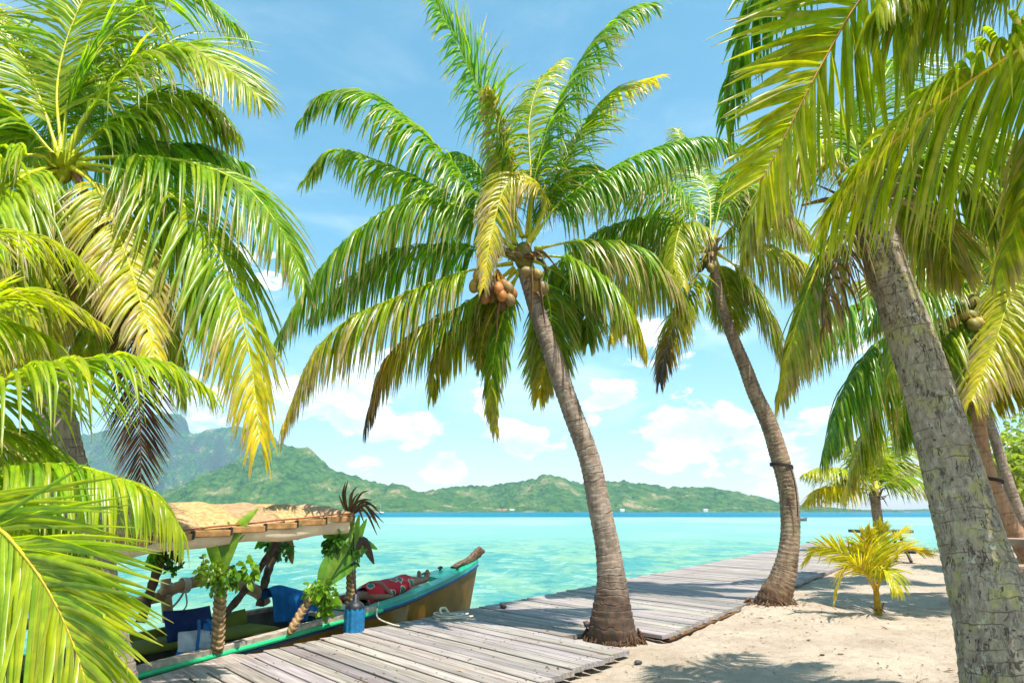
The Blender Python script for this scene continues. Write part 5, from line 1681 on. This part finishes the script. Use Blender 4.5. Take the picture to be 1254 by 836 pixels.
# the wrap: from the armpits to the knees, following the body
b = MB()
secs = []
for t_, l, wz, wl, zc in ((.595, -.145, .095, .120, .118), (.64, -.14, .122, .165, .118), (.74, -.135, .135, .178, .125), (.86, -.12, .128, .165, .12), (.96, -.11, .122, .158, .115), (1.08, -.10, .128, .178, .108), (1.2, -.09, .118, .188, .105), (1.32, -.075, .108, .178, .115), (1.42, -.06, .10, .165, .12)):
    row = []
    for a in np.arange(28) * 2 * PI / 28:
        f = 1 + .035 * math.sin(5 * a + t_ * 9) + .02 * math.sin(11 * a + t_ * 14)
        z = zc + wz * math.sin(a) * f
        row.append(PB(t_, l + wl * math.cos(a) * f, max(.006, z)))
    secs.append(row)
b.grid(secs, closed=True)
b.build('wrap_dress', M['pareo'], person)
# a folded wrap and an anchor bundle on the foredeck
P = [[PB(.62 + .05 * i, .13 + .035 * j, .03 + .035 * math.sin(i * 1.3 + j * .9) + .012 * math.sin(j * 2.3)) for j in range(7)] for i in range(9)]
cloth('folded_cloth', M['pareo'], 'crumpled red patterned cloth on the far side of the foredeck behind the sleeper', 'cloth', P, .015)
an = thing('anchor', 'old anchor and dark rope heaped near the feet on the foredeck', 'anchor', tuple(PB(1.75, .12, 0)))
b = MB(); b.tube(catmull([PB(1.45, .17, .02), PB(1.7, .13, .035), PB(1.95, .1, .05)], 10), .018, 7); b.build('shank', M['beam'], an)
b = MB(); b.tube(catmull([PB(1.42, .08, .06), PB(1.47, .17, .025), PB(1.44, .25, .05)], 12), np.linspace(.024, .012, 12), 7); b.build('fluke_arm', M['beam'], an)
b = MB()
for q in range(3):
    b.tube([PB(1.8 + (.11 - .01 * q) * math.cos(a), .16 + (.075 - .008 * q) * math.sin(a), .02 + .02 * q + .006 * math.sin(3 * a)) for a in np.linspace(0, 2 * PI, 20)], .011, 5)
b.build('rope_coil', M['cord'], an)

# ---- mooring rope, rope heap, husks
b = MB()
A = [BP(.55, -.47, sheer(.55) + .03), on_side(462, 755, -.68), gr(480, 764, ZD + .02), gr(489, 766, ZD + .02)]
b.tube(catmull(A, 26), .010, 6)
rope = b.build('mooring_rope', M['cord']); tag(rope, 'pale mooring rope from the boat rim to the boardwalk edge', 'rope')
b = MB()
c0 = gr(546, 755, ZD + .012)
for q in range(4):
    b.tube([(c0.x + (.15 + .03 * q) * math.cos(a) + .03 * q, c0.y + (.10 + .02 * q) * math.sin(a), c0.z + .006 + .012 * (q % 3) + .01 * math.sin(2 * a + q)) for a in np.linspace(.4 * q, 2 * PI + .3 * q, 26)], .012, 6)
b.tube(catmull([c0 + Vector((-.05, 0, .03)), c0 + Vector((-.08, .06, .08)), c0 + Vector((-.02, .09, .09)), c0 + Vector((.03, .03, .04))], 14), .016, 6)
o = b.build('rope_coil', M['cord']); tag(o, 'small heap of pale rope on the boardwalk edge below the prow', 'rope')
for (px, py, lab, r) in ((616, 745, 'small dark coconut husk near the water side of the boardwalk', .045), (719, 767, 'small brown coconut husk beside the central palm foot', .045)):
    c0 = gr(px, py, ZD)
    b = MB(); b.ell(c0 + Vector((0, 0, r * .6)), np.eye(3), (r, r * .8, r * .7), 10, 8, DARK * (1 if r < .05 else 2), .15)
    b.tube([c0 + Vector((-r, 0, r)), c0 + Vector((r * .3, 0, r * 1.5))], [r * .3, r * .1], 5, True, BRWN)
    o = b.build('coconut_husk', M['nut']); tag(o, lab, 'coconut husk')
for (px, py, lab, r) in ((781, 812, 'small dark grey stone on the sand in front of the central palm', .03), ):
    c0 = gr(px, py, .01)
    b = MB(); b.ell(c0 + Vector((0, 0, r * .3)), np.eye(3), (r * 1.2, r, r * .7), 9, 7, (.05, .05, .05), .2)
    o = b.build('stone', M['nut']); tag(o, lab, 'stone')

# ------------------------------------------------------------------ table, bench, shrub, rope on trunks, litter
M['bench'] = simple('bench_wood', (.30, .215, .15), .75, .3, .3, 5, .3, 24)
M['bench_dark'] = simple('table_wood_dark', (.10, .085, .075), .75, .3, .3, 5)


def plank_box(name, c, ax, half, mat_, parent, bev=.006):
    b = MB(); b.box(c, ax, half, None, bev); return b.build(name, mat_, parent, False)


# table by the far water edge
YT = 20.0
c0 = at(1078, 650, YT)
tb = thing('picnic_table', 'dark wooden table by the far water edge under the small palm', 'table', (c0.x, c0.y, 0))
ex, ey, ez = np.array((1, 0, 0.)), np.array((0, 1, 0.)), np.array((0, 0, 1.))
for k in range(3):
    plank_box('tabletop_plank', (c0.x, c0.y + (k - 1) * .27, c0.z), [ex, ey, ez], (.72, .125, .04), M['bench_dark'], tb)
for sd in (-1, 1):
    for fr in (-1, 1):
        a = np.array((c0.x + sd * .45, c0.y + fr * .1, c0.z - .04)); e = np.array((c0.x + sd * .55, c0.y + fr * .38, .0))
        b = MB(); b.tube([a, e], .045, 6); b.build('leg', M['bench_dark'], tb, False)
for k in (-1, 1):
    plank_box('seat_plank', (c0.x, c0.y + k * .62, .33), [ex, ey, ez], (.72, .12, .03), M['bench_dark'], tb)
b = MB(); b.box((c0.x, c0.y, .27), [ey, ex, ez], (.70, .04, .03)); b.box((c0.x + .5, c0.y, .27), [ey, ex, ez], (.70, .04, .03)); b.box((c0.x - .5, c0.y, .27), [ey, ex, ez], (.70, .04, .03)); b.build('seat_bearer', M['bench_dark'], tb, False)
# bench table at right edge
YB2 = 7.4
c0 = at(1262, 664, YB2)
t2 = thing('picnic_table', 'pale brown wooden picnic table cut off by the right picture edge', 'table', (c0.x + .4, c0.y, 0))
plank_box('tabletop', (c0.x + .46, c0.y, c0.z), [ex, ey, ez], (.62, .36, .035), M['bench'], t2)
plank_box('tabletop_trim', (c0.x + .46, c0.y - .372, c0.z - .006), [ex, ey, ez], (.60, .010, .032), M['bench'], t2, .002)
for sd in (-1, 1):
    a = np.array((c0.x + .46 + sd * .42, c0.y - .05, c0.z - .035))
    for fr in (-1, 1):
        e = np.array((a[0] + .0, c0.y + fr * .55, .0))
        ax0 = nrm(e - a)
        b = MB(); b.box((a + e) / 2, [ax0, np.array((1, 0, 0.)), np.cross(ax0, np.array((1, 0, 0.)))], (np.linalg.norm(e - a) / 2, .02, .045)); b.build('leg', M['bench'], t2, False)
    b = MB(); b.box((a[0] + .045, c0.y, c0.z - .35), [ey, ex, ez], (.62, .02, .04)); b.build('crossbar', M['bench'], t2, False)
for fr in (-1, 1):
    plank_box('seat', (c0.x + .46, c0.y + fr * .62, c0.z - .29), [ex, ey, ez], (.62, .13, .022), M['bench'], t2)
b = MB()
a, e = np.array((c0.x - .02, c0.y - .1, c0.z - .06)), np.array((c0.x + .42, c0.y - .1, c0.z - .52))
ax0 = nrm(e - a)
b.box((a + e) / 2, [ax0, ey, np.cross(ax0, ey)], (np.linalg.norm(e - a) / 2, .02, .04)); b.build('diagonal_brace', M['bench'], t2, False)

# shrubs at the right edge
M['bark'] = simple('shrub_bark', (.14, .10, .07), .9)
for (px, py, Y, r, n_, lab, cols) in ((1262, 588, 19.0, 1.5, 1500, 'tall yellow-green shrub behind the leaning trunks at the right edge', [(.34, .38, .07), (.40, .40, .08), (.26, .32, .06)]),
                                   (1310, 560, 24.0, 2.4, 1500, 'feathery pale green tree behind the yellow-green shrub at right', [(.28, .34, .10), (.34, .38, .12), (.22, .29, .08)])):
    c0 = at(px, py, Y)
    o = thing('shrub', lab, 'shrub', (c0.x, c0.y, 0))
    b = MB()
    rr_ = np.random.default_rng(px)
    for q in range(6):
        e = np.array(c0) + rr_.normal(0, r * .45, 3)
        b.tube(catmull([(c0.x + rr_.normal(0, .1), c0.y, -.05), (np.array((c0.x, c0.y, 0)) + e) / 2 + rr_.normal(0, .15, 3), e], 10), np.linspace(.06, .012, 10), 6)
    b.build('stem', M['bark'], o)
    b = MB()
    for q in range(14):
        d = rr_.normal(0, 1, 3); d /= np.linalg.norm(d)
        foliage(b, np.array(c0) + d * r * .62 * np.array((1, 1, .8)), r * .42, n_ // 14, .20, q + px, cols, .1)
    b.build('foliage', M['leaf'], o)

# grass tufts at the far sand edge
b = MB()
rr_ = np.random.default_rng(77)
for (px, py, Y, rx, ry, n_) in ((1150, 676, 21.5, 1.0, .5, 260), (1250, 695, 14.5, 1.3, .6, 300), (1200, 690, 17.5, .6, .4, 100)):
    c0 = gr(px, py, .03)
    for q in range(n_):
        p0 = np.array((c0.x + rr_.normal(0, rx * .6), c0.y + rr_.normal(0, ry * .6), .02))
        a = rr_.uniform(0, 2 * PI); L_ = rr_.uniform(.06, .16)
        blade(b, p0, p0 + np.array((.25 * L_ * math.cos(a), .25 * L_ * math.sin(a), L_ * .7)), p0 + np.array((.8 * L_ * math.cos(a), .8 * L_ * math.sin(a), L_)), .016, np.array((.10, .2, .02)) * rr_.uniform(.7, 1.4), 5)
gs = b.build('beach_grass', M['leaf']); tag(gs, 'short green grass at the far edge of the sand', 'grass', kind='stuff')

# fallen bits on sand and boards
b = MB()
for q in range(1300):
    if q < 1000:
        px, py = rr_.uniform(720, 1180), rr_.uniform(700, 836)
        if rr_.random() < .45:
            px, py = rr_.normal(985, 50), rr_.normal(745, 9)
        z = .05
    else:
        px, py = rr_.uniform(330, 760), rr_.uniform(725, 836); z = ZD + .006
    p0 = gr(px, py, z)
    if z < .06:
        ww_ = (p0.x - (R0 + RU * ((p0.y - R0[1]) / RU[1]))[0])
        if ww_ < .12: continue
    else:
        ww_ = (p0.x - (R0 + RU * ((p0.y - R0[1]) / RU[1]))[0])
        if ww_ > -.08 or p0.x < left_edge_x(p0.y) + .05: continue
    a = rr_.uniform(0, 2 * PI); L_ = rr_.uniform(.01, .045) * (1 if rr_.random() < .85 else 2.4)
    d = np.array((math.cos(a), math.sin(a), rr_.normal(0, .15))); s_ = np.array((-math.sin(a), math.cos(a), .1))
    zz = mnoise.noise(Vector((p0.x, p0.y, 0))) * 0
    p0 = np.array(p0)
    if z < .06:
        j_ = int(np.argmin(abs(ysn - p0[1]))); i_ = int(np.argmin(abs(xs - p0[0])))
        p0[2] = V_SAND[j_, i_, 2] + .008
    w_ = L_ * rr_.uniform(.15, .45)
    b.add([p0 - d * L_ / 2, p0 + s_ * w_ / 2 + (0, 0, .004), p0 + d * L_ / 2, p0 - s_ * w_ / 2 + (0, 0, .004)], [(0, 1, 2, 3)], (BRWN if rr_.random() < .7 else ORNG * .7 if rr_.random() < .6 else STRAW) * rr_.uniform(.4, 1.1))
lt = b.build('leaf_litter', M['leaf_dry'], None, False); tag(lt, 'brown leaf scraps scattered over the sand and boards', 'leaf litter', kind='stuff')

# ropes round the trunks
def trunk_rope(label, px, py, Y, w, hang=None, name='trunk_rope'):
    c0 = np.array(at(px, py, Y))
    r = rw(px, py, w, Y) + .006
    b = MB()
    for q in range(3):
        b.tube([c0 + np.array((r * math.cos(a), r * math.sin(a), .016 * (q - 1) - .025 * math.cos(a))) for a in np.linspace(0, 2 * PI, 30)], .008, 5)
    if hang:
        b.tube(catmull([np.array(at(x, y, Y - .22 - .0)) for x, y in hang], 24), .009, 5)
    o = b.build(name, M['tie'])
    o.data.transform(Matrix.Translation(-Vector(c0))); o.location = c0
    return tag(o, label, 'rope')


trunk_rope('dark rope tied round the curved palm trunk with a length hanging down its right side', 957, 570, y2 + .1, 27, [(968, 572), (973, 590), (976, 612), (977, 632)])
trunk_rope('dark rope tied round the reddish-brown palm trunk', 1216, 588, 9.6, 25)

# ------------------------------------------------------------------ air, sky, sun, camera
b = MB()
b.box((0, 1950, 428), np.eye(3), (6600, 5000, 436))
m, t = mat('thin_sea_haze')
t.n('ShaderNodeOutputMaterial', {'Volume': t.n('ShaderNodeVolumePrincipled', {'Color': (.45, .74, 1.0, 1), 'Density': HAZE, 'Anisotropy': .25}).outputs[0]})
hz = b.build('haze', m, None, False); tag(hz, kind='stuff')

w = bpy.data.worlds.new('World')
SC.world = w
w.use_nodes = True
t = NT(w.node_tree)
SE, SA = math.radians(SUN_EL), math.radians(SUN_AZ)      # azimuth clockwise from +Y
sky = t.n('ShaderNodeTexSky', None, sky_type='NISHITA', sun_disc=False, sun_elevation=SE, sun_rotation=SA, altitude=0, air_density=1.0, dust_density=.6, ozone_density=2.0)
skyc = t.n('ShaderNodeHueSaturation', {'Hue': .465, 'Saturation': 1.14, 'Value': 1.0, 'Color': sky.outputs[0]}).outputs[0]
dv = t.n('ShaderNodeTexCoord').outputs['Generated']
sp_ = t.n('ShaderNodeSeparateXYZ', {0: dv})
el = sp_.outputs['Z']
cv = t.scale(dv, (1, 1, 1.9))
n1 = t.noise(cv, 7.5, 12, .62, .3)
n2 = t.noise(t.scale(dv, (1, 1, 3.0)), 3.0, 7, .6, .5)
mask = None
for (px, py, r, g) in [(440, 500, .17, .9), (360, 490, .12, .8), (500, 520, .10, .8), (440, 560, .06, .8), (548, 572, .07, 1.0), (640, 545, .10, .9), (742, 490, .075, 1.0), (725, 505, .05, .8), (860, 530, .13, 1.0), (880, 560, .08, .6), (790, 400, .10, .45), (240, 500, .10, .8), (940, 560, .10, .5), (1020, 500, .10, .5), (590, 600, .08, .5), (1150, 520, .1, .5)]:
    d = ray(px, py).normalized()
    dd_ = t.n('ShaderNodeVectorMath', {0: t.scale(dv, (1, 1, 1.6)), 1: (d.x, d.y, d.z * 1.6)}, operation='DISTANCE').outputs['Value']
    q = t.smooth(dd_, 0, r, g, 0)
    mask = q if mask is None else t.math('MAXIMUM', mask, q)
# clouds all round the horizon, so the sky holds from other viewpoints too
band = t.math('MULTIPLY', t.smooth(el, .02, .10), t.smooth(el, .42, .16))
n3 = t.noise(cv, 30, 6, .65, .4)
nn_ = t.math('ADD', t.math('MULTIPLY', t.math('SUBTRACT', n1, .5), 1.35), t.math('ADD', t.math('MULTIPLY', t.math('SUBTRACT', n3, .5), .30), .5))
cum = t.math('ADD', nn_, t.math('MULTIPLY', mask, .42))
fac = t.math('MULTIPLY', t.smooth(cum, .62, .74), t.math('MULTIPLY', t.smooth(el, -.005, .03), t.smooth(el, .46, .30)))
gen = t.math('MULTIPLY', t.smooth(n1, .60, .75), t.math('MULTIPLY', band, .35))
veil = t.math('MULTIPLY', t.smooth(n2, .42, .75), t.smooth(el, .75, .05, .06, .42))
lowv = t.smooth(el, .25, .0, 0, .22)
fac = t.math('MAXIMUM', fac, gen)
fac = t.math('MAXIMUM', t.math('MULTIPLY', fac, .93), t.math('MAXIMUM', veil, lowv))
shade = t.noise(t.scale(t.n('ShaderNodeVectorMath', {0: dv, 1: (.012, 0, .016)}, operation='ADD').outputs[0], (1, 1, 1.9)), 7.5, 12, .62, .3)
lit = t.smooth(t.math('ADD', t.math('SUBTRACT', n1, shade), t.math('MULTIPLY', t.math('SUBTRACT', n3, .5), .16)), -.08, .06)
dense = t.smooth(cum, .62, .80)
cc = t.mix(t.math('MULTIPLY', t.math('SUBTRACT', 1.0, lit), dense), CLOUD_A, CLOUD_B)
bgs = t.n('ShaderNodeBackground', {'Color': skyc, 'Strength': SKY})
bgc = t.n('ShaderNodeBackground', {'Color': cc, 'Strength': CLOUD})
mx = t.n('ShaderNodeMixShader', {0: fac, 1: bgs.outputs[0], 2: bgc.outputs[0]})
t.n('ShaderNodeOutputWorld', {'Surface': mx.outputs[0]})

sl = bpy.data.lights.new('sun', 'SUN')
sl.energy = SUN
sl.angle = math.radians(.5)
sl.color = (1.0, .955, .88)
so = bpy.data.objects.new('sun', sl)
COL.objects.link(so)
sd_ = Vector((math.sin(SA) * math.cos(SE), math.cos(SA) * math.cos(SE), math.sin(SE)))
so.rotation_euler = sd_.to_track_quat('Z', 'Y').to_euler()
so.location = (3, 5, 30)

cam = bpy.data.cameras.new('camera')
cam.sensor_width = 36
cam.lens = FPX / W0 * 36
cam.clip_start = .05
cam.clip_end = 20000
co_ = bpy.data.objects.new('camera', cam)
COL.objects.link(co_)
co_.location = (0, 0, EYE)
co_.rotation_euler = (PI / 2 + PITCH, 0, 0)
SC.camera = co_
SC.view_settings.view_transform = 'Standard'
SC.view_settings.look = 'None'
SC.view_settings.exposure = EXPO
SC.view_settings.gamma = 1
SC.view_settings.use_curve_mapping = False
SC.cycles.max_bounces = 8
SC.cycles.transmission_bounces = 6
SC.cycles.transparent_max_bounces = 8
SC.cycles.volume_bounces = 0
SC.cycles.use_denoising = True
SC.cycles.use_adaptive_sampling = True
SC.cycles.adaptive_threshold = .02
SC.cycles.sample_clamp_indirect = 8
